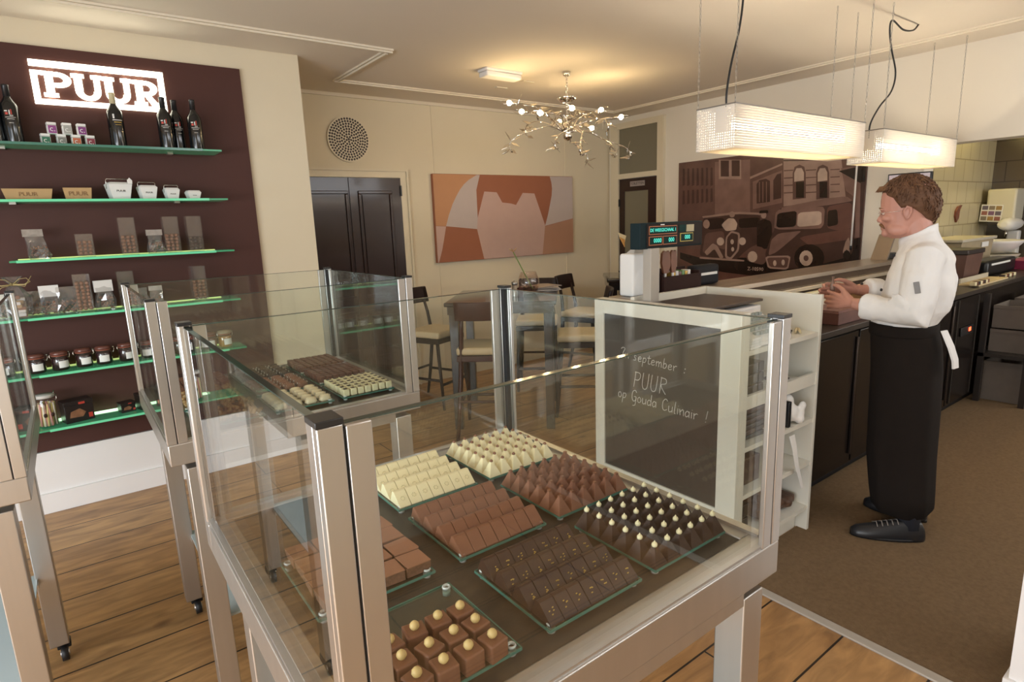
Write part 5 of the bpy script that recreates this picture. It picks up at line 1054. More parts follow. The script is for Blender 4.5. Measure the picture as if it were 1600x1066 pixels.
def lamp(label, x0, x1, zt, cordpts):
    y0, y1 = 1.675, 1.885; zb = zt-.197
    t = thing('pendant_box_lamp', label, 'lamp', ((x0+x1)/2, (y0+y1)/2, zb), 0, 'perforated box lamps over the counter')
    hx, hy, H = (x1-x0)/2, (y1-y0)/2, .197
    for nm, bx in (('front', (-hx,hx,-hy,-hy+.002)), ('back', (-hx,hx,hy-.002,hy)), ('left', (-hx,-hx+.002,-hy+.002,hy-.002)), ('right', (hx-.002,hx,-hy+.002,hy-.002))):
        B(*bx, 0, H).build('side_panel', M['perf'], t)
    m = MB()
    for s in (-1, 1): m.box(-hx-.001, hx+.001, s*hy-.0025, s*hy+.0025, H, H+.006); m.box(s*hx-.0025, s*hx+.0025, -hy, hy, H, H+.006)
    m.build('top_rim', M['lampgrey'], t)
    B(-hx+.003, hx-.003, -hy+.003, hy-.003, .002, .004).build('bottom_diffuser', dfm, t)
    m = MB(); m.cyl((-hx+.09, 0, H*.60), .017, 2*hx-.18, 14, axis='x'); m.build('fluorescent_tube', M['tube'], t)
    for s in (-1, 1): B(s*(hx-.07)-.02, s*(hx-.07)+.02, -.03, .03, H*.45, H+.0).build('tube_holder', M['white'], t)
    for sx in (-1, 1):
        for sy_ in (-1, 1):
            m = MB(); zz = H; n = int((ZC-zb-H)/.024)
            for k in range(n):
                z = H+.004+k*.024; a = k % 2
                pts = [((.004*math.cos(q))*(1-a), (.004*math.cos(q))*a, z+.012+.0145*math.sin(q)) for q in [2*PI*i/6 for i in range(7)]]; m.tube(pts, .0013, 4, caps=False)
            m.M = Matrix(); o = m.build('chain', M['steel'], t); o.location = (sx*(hx-.004), sy_*(hy-.004), 0)
    m = MB(); P = [Vector(p)-Vector(t.location) for p in cordpts]
    Q = []
    for i in range(len(P)-1):
        a = P[max(0,i-1)]; b = P[i]; c = P[i+1]; d = P[min(len(P)-1,i+2)]
        for k in range(6):
            s = k/6; Q.append(.5*((2*b)+(-a+c)*s+(2*a-5*b+4*c-d)*s*s+(-a+3*b-3*c+d)*s**3))
    Q.append(P[-1]); m.tube(Q, .0055, 6); m.build('power_cord', M['cable'], t)
    return t
lamp('nearer perforated box lamp hanging on chains over the counter', 2.585, 3.935, 2.155, [(2.68,1.78,2.12),(2.67,1.78,2.22),(2.70,1.78,2.36),(2.755,1.78,2.52),(2.78,1.78,2.66),(2.775,1.78,2.78),(2.77,1.78,2.867)])
lamp('farther perforated box lamp near the kitchen opening', 4.195, 5.475, 2.138, [(4.24,1.78,2.10),(4.25,1.78,2.19),(4.36,1.78,2.30),(4.52,1.78,2.41),(4.56,1.78,2.53),(4.47,1.78,2.66),(4.42,1.78,2.77),(4.45,1.78,2.83),(4.62,1.78,2.80),(4.78,1.78,2.82),(4.86,1.78,2.867)])

# ---------------------------------------------------------------- sales unit with chalkboard side
SX0, SX1, SY0, SY1 = 2.255, 2.935, 1.38, 2.25
t = thing('sales_unit', 'cream sales unit with open shelves and chalkboard side', 'counter', (0,0,0))
m = MB(); m.box(SX0, SX0+.045, SY0, SY1, 0, 1.238, bev=.003); m.build('left_side', M['unit'], t)
m = MB(); m.box(SX1-.022, SX1, SY0, 2.03, 0, 1.252, bev=.002); m.build('right_side', M['unit'], t)
m = MB(); m.box(SX0+.045, SX1, 2.03, 2.055, 0.05, 1.252); m.build('back_panel', M['unit'], t)
for z in (1.045, .80, .60, .37, .12):
    d = B(SX0+.045, SX1-.022, SY0+.005, 2.03, z, z+.022).build('shelf_board', M['unit'], t)
B(SX0+.045, SX1-.022, SY0+.004, SY0+.02, .822, .862).build('shelf_lip', M['unit'], t)
B(SX0+.05, SX1-.03, SY0+.06, 2.02, 0, .06).build('plinth', M['unit'], t)
fr = MB(); X0, X1 = SX0-.022, SX0
fr.box(X0, X1, SY0, SY0+.10, .22, 1.238, bev=.003); fr.box(X0, X1, SY1-.065, SY1, .22, 1.238, bev=.003); fr.box(X0, X1, SY0+.10, SY1-.065, 1.163, 1.238, bev=.003); fr.box(X0, X1, SY0+.10, SY1-.065, .22, .32, bev=.003)
fr.build('chalkboard_frame', M['unit'], t)
board = B(X0+.010, X1-.001, SY0+.10, SY1-.065, .32, 1.163).build('chalkboard', mat('chalkboard', (.060,.052,.046), .24, noise=.12, nscale=5), t)
chalk = mat('chalk', (.66,.64,.62), .9)
G_ = {'I':[[(.06,.84),(.18,1.0),(.44,.94),(.30,.55),(.24,.2),(.08,-.02),(-.08,.12)]],'n':[[(0,.5),(.08,0)],[(.08,.3),(.22,.5),(.32,.4),(.36,0)]],'s':[[(.28,.46),(.12,.5),(.08,.36),(.24,.2),(.2,.02),(0,.02)]],'e':[[(.02,.24),(.3,.32),(.22,.5),(.06,.4),(.04,.1),(.18,0),(.34,.12)]],
 'p':[[(.05,.5),(0,-.42)],[(.05,.4),(.22,.5),(.32,.34),(.22,.06),(.04,.06)]],'t':[[(.14,.85),(.1,.1),(.2,0),(.3,.08)],[(-.02,.56),(.3,.6)]],'m':[[(0,.5),(.06,0)],[(.06,.32),(.18,.5),(.26,.4),(.28,0)],[(.28,.32),(.4,.5),(.48,.4),(.52,0)]],
 'b':[[(.06,.95),(.02,.02)],[(.03,.35),(.2,.5),(.32,.3),(.2,.02),(.02,.04)]],'r':[[(.02,.5),(.06,0)],[(.06,.32),(.2,.5),(.32,.46)]],':':[[(.14,.14),(.10,.10),(.14,.04)],[(.17,.50),(.13,.46),(.17,.40)]],'P':[[(.1,.98),(.04,0)],[(.04,.94),(.36,.92),(.42,.68),(.3,.48),(.06,.46)]],
 'U':[[(.05,1),(.02,.3),(.14,.02),(.32,.08),(.38,.4),(.40,1)]],'R':[[(.08,1),(.04,0)],[(.04,.95),(.34,.92),(.38,.66),(.08,.5),(.42,0)]],'o':[[(.2,.5),(.04,.36),(.06,.06),(.24,.02),(.34,.26),(.2,.5)]],'G':[[(.44,.82),(.28,1),(.06,.8),(.04,.3),(.2,0),(.4,.14),(.42,.42),(.24,.42)],[(.42,.4),(.38,-.3),(.16,-.4)]],
 'u':[[(.02,.5),(.04,.1),(.16,0),(.3,.14)],[(.32,.5),(.34,0)]],'d':[[(.3,.4),(.16,.5),(.02,.26),(.12,.0),(.3,.14)],[(.34,.98),(.34,0)]],'a':[[(.3,.42),(.16,.5),(.02,.26),(.12,0),(.3,.16)],[(.32,.5),(.36,0)]],'C':[[(.44,.84),(.28,1),(.06,.76),(.04,.26),(.2,0),(.44,.12)]],'l':[[(.1,.98),(.06,.1),(.16,0)]],'i':[[(.06,.5),(.08,0)],[(.08,.72),(.1,.68)]],'!':[[(.16,.98),(.1,.28)],[(.09,.08),(.1,.03)]]}
def chalk_text(s, y0, z0, y1, z1, h):
    adv = {' ':.42,'m':.66,'I':.5,':':.3,'i':.22,'l':.26,'!':.3,'t':.36}
    tot = sum(adv.get(c, .46 if c.islower() else .56) for c in s); k = (y0-y1)/tot; x = 0; m = MB()
    for c in s:
        a = adv.get(c, .46 if c.islower() else .56)
        for ln in G_.get(c, []):
            P = []
            for px_, py_ in ln:
                f_ = (x+px_+py_*.10)/tot; P.append((X0+.0094, y0+(y1-y0)*f_, z0+(z1-z0)*f_+py_*h))
            Q = []
            for i in range(len(P)-1):
                p0, p1, p2, p3 = [Vector(P[max(0,min(len(P)-1,j))]) for j in (i-1,i,i+1,i+2)]
                for q in range(3):
                    e = q/3; Q.append(.5*((2*p1)+(-p0+p2)*e+(2*p0-5*p1+4*p2-p3)*e*e+(-p0+3*p1-3*p2+p3)*e**3))
            Q.append(Vector(P[-1])); m.tube(Q, .0017, 4)
        x += a
    return m.build('chalk_lettering', chalk, board)
chalk_text('In september :', 2.075, .945, 1.66, .925, .052)
chalk_text('PUUR', 1.985, .800, 1.765, .800, .085)
chalk_text('op Gouda Culinair !', 2.090, .725, 1.535, .715, .060)

# things on the unit
t = thing('shop_scale', 'shop scale with dark platform and display on a column', 'scale', (0,0,0))
B(2.315, 2.74, 1.59, 1.93, 1.10, 1.205, bev=.01).build('scale_body', M['white'], t); B(2.31, 2.745, 1.585, 1.925, 1.222, 1.236, bev=.004).build('weighing_plate', mat('plate_grey_brown', (.085,.065,.055), .3, .3), t)
for x in (2.40, 2.66): B(x, x+.03, 1.74, 1.77, 1.205, 1.222).build('plate_support', M['black'], t)
m = MB(); m.prism([(1.40,1.070),(1.585,1.12),(1.585,1.19),(1.40,1.09)], .26, 0, lambda a,b,q: (2.42+q, a, b)); m.build('keyboard', M['white'], t)
m = MB()
for i in range(7):
    for j in range(5): y = 1.43+j*.027; z = 1.0945+(y-1.40)*.54; m.box(2.435+i*.033, 2.46+i*.033, y, y+.02, z, z+.014)
m.build('keys', mat('scale_keys', (.36,.40,.38), .5), t)
B(2.312, 2.378, 1.935, 1.985, 1.10, 1.50, bev=.003).build('column', mat('column_grey', (.42,.38,.33), .4), t)
B(2.255, 2.75, 1.955, 2.02, 1.497, 1.625, bev=.004).build('display_housing', mat('display_teal_black', (.012,.024,.028), .6, spec=.12), t)
o = B(2.302, 2.742, 1.949, 1.955, 1.505, 1.619).build('display_face', mat('display_face', (.028,.022,.02), .6, spec=.1), t)
teal = mat('display_digits', (.05,.3,.25), .4, emit=(.05,.55,.42), estr=.9); ora = mat('orange_line', (.42,.13,.05), .5); yel = mat('yellow_line', (.5,.38,.08), .5); grn = mat('screen_dark_green', (.006,.03,.026), .5, spec=.1)
def win(x0, x1, z0, z1, col):
    B(x0, x1, 1.9465, 1.949, z0, z1).build('screen_border', col, t); B(x0+.004, x1-.004, 1.9455, 1.9465, z0+.004, z1-.004).build('screen', grn, t)
win(2.312, 2.528, 1.566, 1.608, ora); win(2.312, 2.412, 1.514, 1.558, ora); win(2.418, 2.528, 1.514, 1.558, ora); win(2.556, 2.662, 1.522, 1.566, yel)
B(2.545, 2.60, 1.9465, 1.949, 1.572, 1.608).build('screen', grn, t); B(2.606, 2.668, 1.9465, 1.949, 1.572, 1.608).build('tariff_plate', mat('tariff_tan', (.42,.36,.22), .5), t)
for s, x, z, sz in (('DE WEEGSCHAAL 1', 2.418, 1.587, .023), ('0000', 2.374, 1.536, .030), ('000', 2.482, 1.536, .030), ('000', 2.612, 1.544, .030)): text_obj('display_digits', s, sz, .0003, teal, t, frame((x, 1.945, z), *FRONT))
B(2.40, 2.43, 1.948, 1.949, 1.611, 1.616).build('brand_bar', M['paper'], t)
t = thing('paper_packet', 'white paper wrapped packet standing behind the scale column', 'packet', (2.46, 2.13, 1.244), 0)
m = MB(); m.box(-.112,.105,-.05,.05,.0,.225, bev=.012, seg=3)
for c, r in (((-.05,-.05,.08),(.05,.006,.06)),((.03,-.05,.15),(.05,.006,.03)),((.02,-.05,.05),(.06,.005,.02))): m.ell(c, r, 10, 7)
remesh(m, 'wrapped_block', M['paper'], t, .006, 2)
m = MB(); m.frustum(-.085, .075, -.03, .03, .222, .25, .03, .02); m.build('folded_top', mat('bag_grey', (.5,.48,.45), .7, noise=.25, nscale=20), t)
t = thing('card_fan', 'small cream and orange folded card leaning above the paper bags', 'card', (2.37, 2.19, 1.51))
m = MB(); m.prism([(-.02,.07),(.03,0),(.045,.05)], .003, 0, lambda a,b,q: (a, q, b)); m.prism([(-.01,.045),(.03,-.01),(.03,.03)], .003, 1, lambda a,b,q: (a, q-.004, b)); m.build('card', [mat('card_cream', (.75,.62,.38), .6), mat('card_orange', (.6,.3,.08), .6)], t)
# small items inside the unit
t = thing('handset', 'black handset lying on the sales unit top', 'handset', (2.70, 1.44, 1.0675), .2); B(-.07, .03, -.022, .022, 0, .028, bev=.008).build('body', M['black'], t)
m = MB(); m.tube([(.03,0,.015),(.07,.01,.018),(.10,0,.012)], .005, 6); m.build('cable', M['cable'], t)
t = thing('wooden_tongs', 'pale wooden tongs on the sales unit top', 'tongs', (2.84, 1.45, 1.0675), .5); m = MB(); m.tube([(-.05,-.01,.008),(.02,-.004,.012),(.06,0,.008)], [.006,.008,.006], 6); m.tube([(-.05,.014,.008),(.02,.008,.012),(.06,0,.008)], [.006,.008,.006], 6); m.build('tongs_arms', mat('pale_wood', (.6,.5,.3), .6), t)
for i, wd in enumerate(('lowest', 'second', 'third', 'topmost')): single('paper_pad', B(-.045+.004*i, .05+.003*i, -.07, .03, .001+i*.012, .012+i*.012), M['paper'], wd+' white paper pad on the unit top behind the glass edge', 'paper pad', (2.36, 1.46, 1.0675), .1, 'paper pads on the sales unit')
single('leaflet', B(-.12, .08, -.07, .09, 0, .006), M['paper'], 'white leaflet lying on the second shelf of the sales unit', 'leaflet', (2.75, 1.50, .8225), .15)
single('dark_leaflet', B(-.02, .07, -.04, .06, 0, .006), mat('leaflet_dark', (.07,.06,.06), .5, noise=.5, nscale=60), 'small dark printed leaflet on the white leaflet', 'leaflet', (2.75, 1.50, .829), .15)
bb_ = mat('blackbox', (.03,.032,.036), .35)
for i, wd in enumerate(('lowest', 'middle', 'topmost')): single('black_box', B(-.13, .10, -.15, .2, 0, .048, bev=.006), bb_, wd+' black box in the stack on the second shelf, behind glass', 'box', (2.45, 1.60, .8225+i*.052), 0, 'black boxes on the second shelf')
for i, wd in enumerate(('lowest', 'second', 'third', 'fourth', 'fifth', 'topmost')): single('grey_bag', B(-.13, .10, -.17, .2, 0, .022, bev=.008), mat('greybag', (.05+.01*(i%2),.05,.052), .5, noise=.4, nscale=30), wd+' dark grey bag from below in the middle shelf pile', 'bag', (2.45, 1.60, .6225+i*.025), random.uniform(-.05,.05), 'dark grey bags on the middle shelf')
t = thing('white_glove_bundle', 'crumpled white paper bundle hanging on the middle shelf edge', 'paper bundle', (2.76, 1.42, .6225), 0)
m = MB()
for c, r in (((0,0,.055),.05),((.045,-.02,.05),.032),((.06,-.025,.085),.025),((-.005,.02,.11),.042),((.03,-.03,.025),.03)): m.ell(c, (r,r*.7,r*.9), 12, 8)
remesh(m, 'crumpled_paper', M['paper'], t, .008, 2)
m = MB(); m.box(-.075,-.052,-.03,.03,.0,.13, bev=.004); m.build('dark_clip', M['black'], t)
t = thing('white_ribbon', 'white paper ribbon hanging down in front of the lower shelves', 'ribbon', (2.74, 1.37, .30), 0)
m = MB(); P = [(-.055,0,.29),(-.03,-.004,.22),(.0,-.006,.12),(.045,-.006,.03),(.07,-.004,-.02)]; rg = []
for i, p in enumerate(P): w_ = .05-.008*i; rg.append([(p[0]-w_/2,p[1]-.001,p[2]),(p[0]+w_/2,p[1]-.001,p[2]),(p[0]+w_/2,p[1]+.001,p[2]),(p[0]-w_/2,p[1]+.001,p[2])])
m.skin(rg, 0, False); m.build('ribbon_strip', M['paper'], t)
t = thing('brown_bag_heap', 'crumpled brown bag on the lowest open shelf', 'bag', (2.71, 1.56, .150), 0)
m = MB()
for i in range(16): m.ell((random.uniform(-.14,.14), random.uniform(-.12,.10), random.uniform(.02,.10)), (random.uniform(.03,.07), random.uniform(.03,.06), random.uniform(.015,.03)), 8, 5)
m.box(-.15,.17,-.13,.13,.006,.05)
remesh(m, 'crumpled_bag', mat('brown_bag', (.10,.05,.028), .5, noise=.5, nscale=25, bump=.6, bscale=40), t, .012, 1)
for i, wd in enumerate(('nearest', 'middle', 'farthest')): single('brown_box', B(-.12, .09, -.06, .06, 0, .13, bev=.004), mat('brownbox', (.06,.032,.024), .5, noise=.4, nscale=30), wd+' brown box in the row on the fourth shelf, behind glass', 'box', (2.44, 1.50+i*.13, .3925), 0, 'brown boxes on the fourth shelf')
for i, wd in enumerate(('lower', 'upper')): single('dark_box', B(-.11, .05, -.15, .2, 0, .066, bev=.004), M['boxblk'], wd+' dark box on the bottom shelf of the sales unit', 'box', (2.42, 1.60, .1425+i*.07), 0, 'dark boxes on the bottom shelf')

# ---------------------------------------------------------------- black service counter with ledge
CY = 1.555
M['cblack'] = mat('black_counter', (.010,.007,.006), .22, noise=.2, nscale=4, spec=.3); M['csteel'] = mat('ledge_steel', (.42,.34,.26), .3, .75, noise=.12, nscale=8)
M['ctop'] = mat('counter_top_dark', (.05,.04,.034), .3, .3)
t = thing('service_counter', 'long black service counter with raised steel ledge', 'counter', (0,0,0))
B(2.945, 9.15, CY+.02, 1.93, .07, .945).build('body', M['cblack'], t)
B(2.945, 9.15, CY-.006, 2.38, .945, .980, bev=.003).build('worktop', M['ctop'], t)
B(2.945, 9.15, CY+.06, 1.92, 0, .07).build('plinth', M['black'], t)
B(2.30, 5.735, 2.06, 2.20, 0, 1.215).build('ledge_wall', mat('ledge_brown_face', (.15,.105,.075), .22, .2), t)
B(2.945, 5.735, 1.955, 2.06, .98, 1.215).build('ledge_front', mat('ledge_glass_face', (.115,.078,.055), .16, .3, noise=.12, nscale=6), t)
B(2.30, 5.735, 2.056, 2.21, 1.216, 1.243, bev=.002).build('ledge_top', M['csteel'], t); B(2.945, 5.735, 1.945, 2.055, 1.216, 1.243, bev=.002).build('ledge_top_front', M['csteel'], t)
B(2.945, 5.60, 1.90, 1.954, 1.150, 1.176, bev=.004).build('ledge_rim', mat('rim_cream_steel', (.62,.52,.38), .25, .5), t)
for i, (x0, x1) in enumerate(((2.96,3.78),(3.80,4.62),(4.64,5.40))):
    d = B(x0, x1, CY, CY+.019, .09, .935, bev=.004).build('fridge_door', M['cblack'], t)
    B(x1-.035, x1-.02, CY-.016, CY-.001, .15, .90, bev=.004).build('door_handle', mat('handle_dark_steel', (.10,.08,.07), .25, .8), d)
d = B(5.42, 6.00, CY, CY+.019, .09, .935, bev=.004).build('control_panel', M['cblack'], t)
B(5.58, 5.86, CY-.012, CY-.001, .63, .70, bev=.01).build('display_frame', M['black'], d); B(5.755, 5.80, CY-.014, CY-.012, .655, .685).build('red_indicator', mat('red_led', (.5,.02,.01), .4, emit=(1,.06,.02), estr=4), d)
for x in (5.48, 5.94): B(x, x+.02, CY-.008, CY-.001, .1, .93).build('steel_post', mat('post_dark', (.08,.07,.06), .3, .7), d)
t = thing('cash_tray_box', 'dark brown display box with lollies at the left end of the ledge', 'box', (2.74, 2.13, 1.244))
m = MB(); m.box(-.155,.175,-.06,-.05,0,.085); m.box(-.155,.175,.05,.06,0,.12); m.box(-.155,-.145,-.05,.05,0,.10); m.box(.165,.175,-.05,.05,0,.10); m.box(-.145,.165,-.05,.05,0,.01); m.build('box_body', mat('box_brown', (.035,.016,.013), .6, spec=.1), t)
for i in range(6):
    single('wrapped_candy', B(-.011, .011, -.02, .03, 0, .088+.006*(i%2)), [M['gold'], M['white'], M['jamred'], mat('green_wrap', (.15,.3,.1), .4)][i % 4], 'small wrapped candy bar standing in the dark brown box', 'candy', (2.722+i*.027, 2.13, 1.2555), 0, 'wrapped candy bars in the brown box')
for i, (x, lb) in enumerate(((-.11,'left chocolate lolly standing in the dark brown box'), (-.045,'right chocolate lolly standing in the dark brown box'))):
    l = thing('chocolate_lolly', lb, 'lolly', (2.74+x, 2.10, 1.256), group='chocolate lollies in the box'); m = MB(); m.cyl((0,0,0), .007, .11, 8); m.build('stick', M['white'], l)
    m = MB(); rw = .036 if i == 0 else .027
    m.prism([(-rw*.5,.09),(rw*.5,.09),(rw,.13),(rw*.95,.17),(rw*.8,.20),(rw*.6,.213),(rw*.1,.206),(-rw*.4,.214),(-rw*.85,.20),(-rw,.15)], .014, 0, lambda a,b,q: (a, q-.007, b)); m.build('chocolate_head', M['mchoc'], l)
t = thing('black_cash_drawer', 'black rounded cash box on the ledge behind the lollies', 'cash box', (3.03, 2.15, 1.244)); B(-.10,.13,-.035,.04,.0,.12,bev=.02).build('body', mat('cash_grey', (.022,.022,.026), .6, spec=.1), t); B(-.09,.10,-.04,-.035,.06,.075).build('paper_strip', M['paper'], t)
# boxes on the counter by the hands
for x, y, w_, d_, h_, lb in ((3.86,1.70,.52,.20,.085,'long brown reddish box on the counter under the hands'), (3.80,1.87,.36,.05,.16,'cream box against the ledge left of the hands'), (4.55,1.83,.40,.10,.15,'orange brown box on the counter behind the sleeve')):
    t = thing('counter_box', lb, 'box', (x, y, .981)); c = {'long':(.15,.06,.045),'crea':(.62,.5,.33),'oran':(.40,.22,.09)}[lb[:4]]
    mm = mat('box_'+lb[:4], c, .6, noise=.35, nscale=14); B(-w_/2, w_/2, -d_/2, d_/2, 0, h_*.85, bev=.003).build('box_base', mm, t); B(-w_/2+.004, w_/2-.004, -d_/2+.004, d_/2-.004, h_*.85, h_).build('box_content', mat('content_'+lb[:4], [min(1,q*1.4+.04) for q in c], .8, noise=.4, nscale=30), t)
t = thing('laptop', 'dark folded screen at the end of the ledge behind the cook', 'screen', (5.30, 2.08, 1.244), 0)
m = MB(); m.prism([(0,0),(.03,0),(.16,.20),(.135,.20)], .12, 0, lambda a,b,q: (a, q-.06, b)); m.build('screen_back', M['csteel'], t); B(.05,.22,-.05,.05,.001,.05,bev=.01).build('base', M['black'], t)
t = thing('wall_monitor', 'small flat monitor on the wall above the cook', 'monitor', (5.70, 2.05, 1.845)); B(-.012,.03,-.16,.16,-.09,.09,bev=.004).build('casing', M['black'], t)
B(.0301,.0495,-.04,.04,-.04,.04).build('wall_mount', M['black'], t)
B(-.014,-.012,-.15,.15,-.08,.08).build('screen', mat('monitor_pic', (.4,.34,.36), .3, noise=.6, nscale=9, emit=(.5,.42,.45), estr=.25), t)

# ---------------------------------------------------------------- kitchen beyond the opening
lk = thing('kitchen_strip_light', 'warm strip light on the kitchen back wall behind the soffit', 'lamp', (7.6, KY-.07, 2.62)); B(-.9,.9,-.03,.065,.03,.06).build('housing', M['white'], lk)
m = MB(); m.cyl((-.85,0,.0), .018, 1.7, 10, axis='x'); m.build('fluorescent_tube', mat('kitchen_tube', (1,1,1), .4, emit=(1,.82,.34), estr=20), lk)
for s in (-.88, .84): B(s, s+.04, -.02, .02, -.02, .03).build('tube_holder', M['white'], lk)
M['plas'] = mat('pale_plastic', (.55,.50,.40), .45); M['plasd'] = mat('dull_plastic_crate', (.17,.14,.115), .5, noise=.2)
t = thing('storage_tub', 'pale storage tub with white lid on the kitchen worktop', 'tub', (7.40, 2.16, .981)); m = MB(); m.frustum(-.45,.45,-.15,.15,0,.32,-.03,-.02); m.build('tub_body', mat('tub_beige', (.42,.34,.22), .5, noise=.2), t); B(-.52,.52,-.19,.19,.322,.35,bev=.006).build('lid', M['plas'], t); B(.1,.3,-.178,-.172,.25,.30).build('label', M['paper'], t)
t = thing('brown_tub', 'brown tub with dark lid behind the cook', 'tub', (6.58, 1.90, .981)); m = MB(); m.frustum(-.20,.20,-.10,.10,0,.24,-.02,-.02); m.build('tub_body', mat('tub_brown', (.13,.065,.05), .45, noise=.3), t); B(-.23,.23,-.13,.13,.242,.285,bev=.008).build('lid', mat('lid_dark', (.035,.025,.022), .4), t)
t = thing('black_case', 'black case with a white stripe on the kitchen worktop', 'case', (7.41, 1.865, .981)); B(-.45,.45,-.09,.09,0,.145,bev=.03).build('case_body', M['black'], t); B(-.36,.22,-.096,-.091,.10,.118).build('stripe', M['paper'], t)
def bowl(lb, x, y, z, r, h, mm):
    t = thing('mixing_bowl', lb, 'bowl', (x, y, z)); m = MB(); m.lathe([(.001,0),(r*.45,.002),(r*.75,h*.35),(r*.95,h*.8),(r,h),(r*.97,h+.004),(r*.92,h*.8),(r*.72,h*.38),(r*.42,.012),(.001,.012)], 28, caps=False); m.build('bowl_shell', mm, t); return t
bowl('lower white mixing bowl at the right edge, one bowl above it', 8.35, 2.13, .981, .27, .13, M['plas'])
bowl('upper white mixing bowl under the mixer head', 8.42, 2.13, 1.115, .28, .14, M['white'])
t = thing('pink_tub', 'pink plastic tub at the right edge of the worktop', 'tub', (8.19, 1.76, .981)); m = MB(); m.frustum(-.27,.27,-.07,.07,0,.085,-.02,-.01); m.build('tub_body', mat('pink_plastic', (.30,.035,.085), .4), t); B(-.30,.30,-.085,.085,.0855,.095).build('rim', mat('pink_rim', (.36,.05,.11), .4), t)
t = thing('stand_mixer', 'white stand mixer at the right picture edge', 'mixer', (9.0, 2.12, .981)); B(-.12,.20,-.11,.11,0,.04,bev=.015).build('base', M['white'], t); B(.08,.19,-.06,.06,.04,.36,bev=.02).build('stand', M['white'], t)
m = MB(); m.skin([[(x, r*math.cos(a), .44+r*.85*math.sin(a)) for a in [2*PI*i/16 for i in range(16)]] for x, r in ((-.30,.03),(-.27,.07),(-.15,.088),(.05,.09),(.18,.075),(.21,.03))]); m.build('mixer_head', M['white'], t)
m = MB(); m.cyl((-.18,0,.30), .012, .07, 8); m.build('beater', M['chrome'], t)
t = thing('wall_dispenser', 'white dispenser box on the shaded kitchen wall near the corner', 'dispenser', (KX-.18, 2.22, 1.46)); B(-.17,.179,-.14,.14,0,.37,bev=.025).build('housing', mat('dispenser_white', (.66,.62,.50), .35), t); B(-.13,.17,-.11,.12,-.05,-.001,bev=.01).build('lower_tray', mat('tray_grey', (.12,.10,.09), .4), t)
t = thing('picture_card', 'white card with nine small pictures hanging on the dispenser', 'card', (KX-.358, 2.305, 1.452)); m = MB(); m.M = Matrix.Rotation(.06, 4, 'X'); m.box(-.004,.004,-.105,.105,0,.20); m.build('card', M['paper'], t)
for i in range(3):
    for j in range(3):
        m = MB(); m.M = Matrix.Rotation(.06, 4, 'X'); m.box(-.006,-.0041,-.094+i*.066,-.038+i*.066,.015+j*.062,.062+j*.062); m.build('small_picture', mat('pic', [(.30,.12,.10),(.14,.11,.15),(.36,.22,.08),(.2,.1,.2),(.25,.2,.15)][(i*2+j) % 5], .5), t)
t = thing('wall_ornament', 'small red and dark ornament on the kitchen tiles', 'ornament', (8.12, KY-.001, 1.56)); m = MB(); m.prism([(-.07,-.02),(-.02,-.09),(.04,-.04),(.05,.05),(.11,.10),(.0,.085),(-.06,.04)], .02, 0, lambda a,b,q: (a, -q, b)); m.build('ornament_body', mat('ornament_red', (.20,.055,.03), .4, noise=.7, nscale=25), t)
t = thing('chocolate_sheet_row', 'pale boards with rows of chocolates on the kitchen worktop', 'boards', (6.55, 1.73, .981)); B(-.45,.35,-.13,.015,0,.012).build('board', mat('board_cream', (.66,.52,.30), .6), t); B(-.40,.34,.017,.03,0,.05).build('rail', M['plas'], t)
for i in range(16): 
    o = B(-.02,.02,-.02,.02,0,.03,bev=.003).build('square_praline', [M['wchoc'],M['mchoc'],M['dchoc']][i % 3]); o.location = (6.02+.045*(i % 8)+.9*(i//8), 1.62+.03*(i//8), .994 if i < 8 else .981); o.rotation_euler = (0,0,random.uniform(-.4,.4)); tag(o, 'small square praline lying in a row on the kitchen worktop', 'chocolate', 'pralines on the kitchen worktop')
# open shelves under the worktop, right part
t = thing('under_counter_shelf', 'open shelf with plastic crates below the kitchen worktop', 'shelf', (0,0,0))
B(6.06, 9.1, 1.20, CY-.01, .40, .43).build('shelf_board', mat('shelf_dark', (.03,.024,.02), .4), t)
for x in (6.06, 7.5, 9.06):
    for y in (1.20, CY-.05): B(x, x+.04, y, y+.04, 0, .93).build('post', mat('shelf_post', (.06,.05,.045), .35, .6), t)
def crate(lb, x, y, z, w_, d_, h_, mm):
    t = thing('plastic_crate', lb, 'crate', (x, y, z), 0, 'plastic crates below the worktop')
    m = MB(); b = .008; m.box(-w_/2,w_/2,-d_/2,d_/2,0,b); m.box(-w_/2,w_/2,-d_/2,-d_/2+b,b,h_); m.box(-w_/2,w_/2,d_/2-b,d_/2,b,h_); m.box(-w_/2,-w_/2+b,-d_/2+b,d_/2-b,b,h_); m.box(w_/2-b,w_/2,-d_/2+b,d_/2-b,b,h_); m.build('crate_body', mm, t)
    m = MB(); m.box(-w_/2-.008,w_/2+.008,-d_/2-.008,-d_/2-.001,h_-.025,h_); m.box(-w_/2-.008,-w_/2-.001,-d_/2,d_/2,h_-.025,h_); m.build('crate_rim', mm, t)
crate('left crate in the lower row on the open shelf', 6.40, 1.37, .431, .42, .28, .19, M['plasd']); crate('left crate in the upper row on the open shelf', 6.42, 1.37, .63, .42, .28, .19, M['plasd']); crate('right crate in the lower row on the open shelf', 7.05, 1.37, .431, .50, .28, .19, M['plas' if 0 else 'plasd']); crate('right crate in the upper row on the open shelf', 7.05, 1.37, .63, .50, .28, .19, M['plasd'])
crate('pale crate on the floor left under the open shelf', 6.42, 1.37, .007, .5, .30, .34, M['plasd']); crate('crate on the floor right under the open shelf', 7.16, 1.37, .007, .54, .30, .26, M['plasd'])
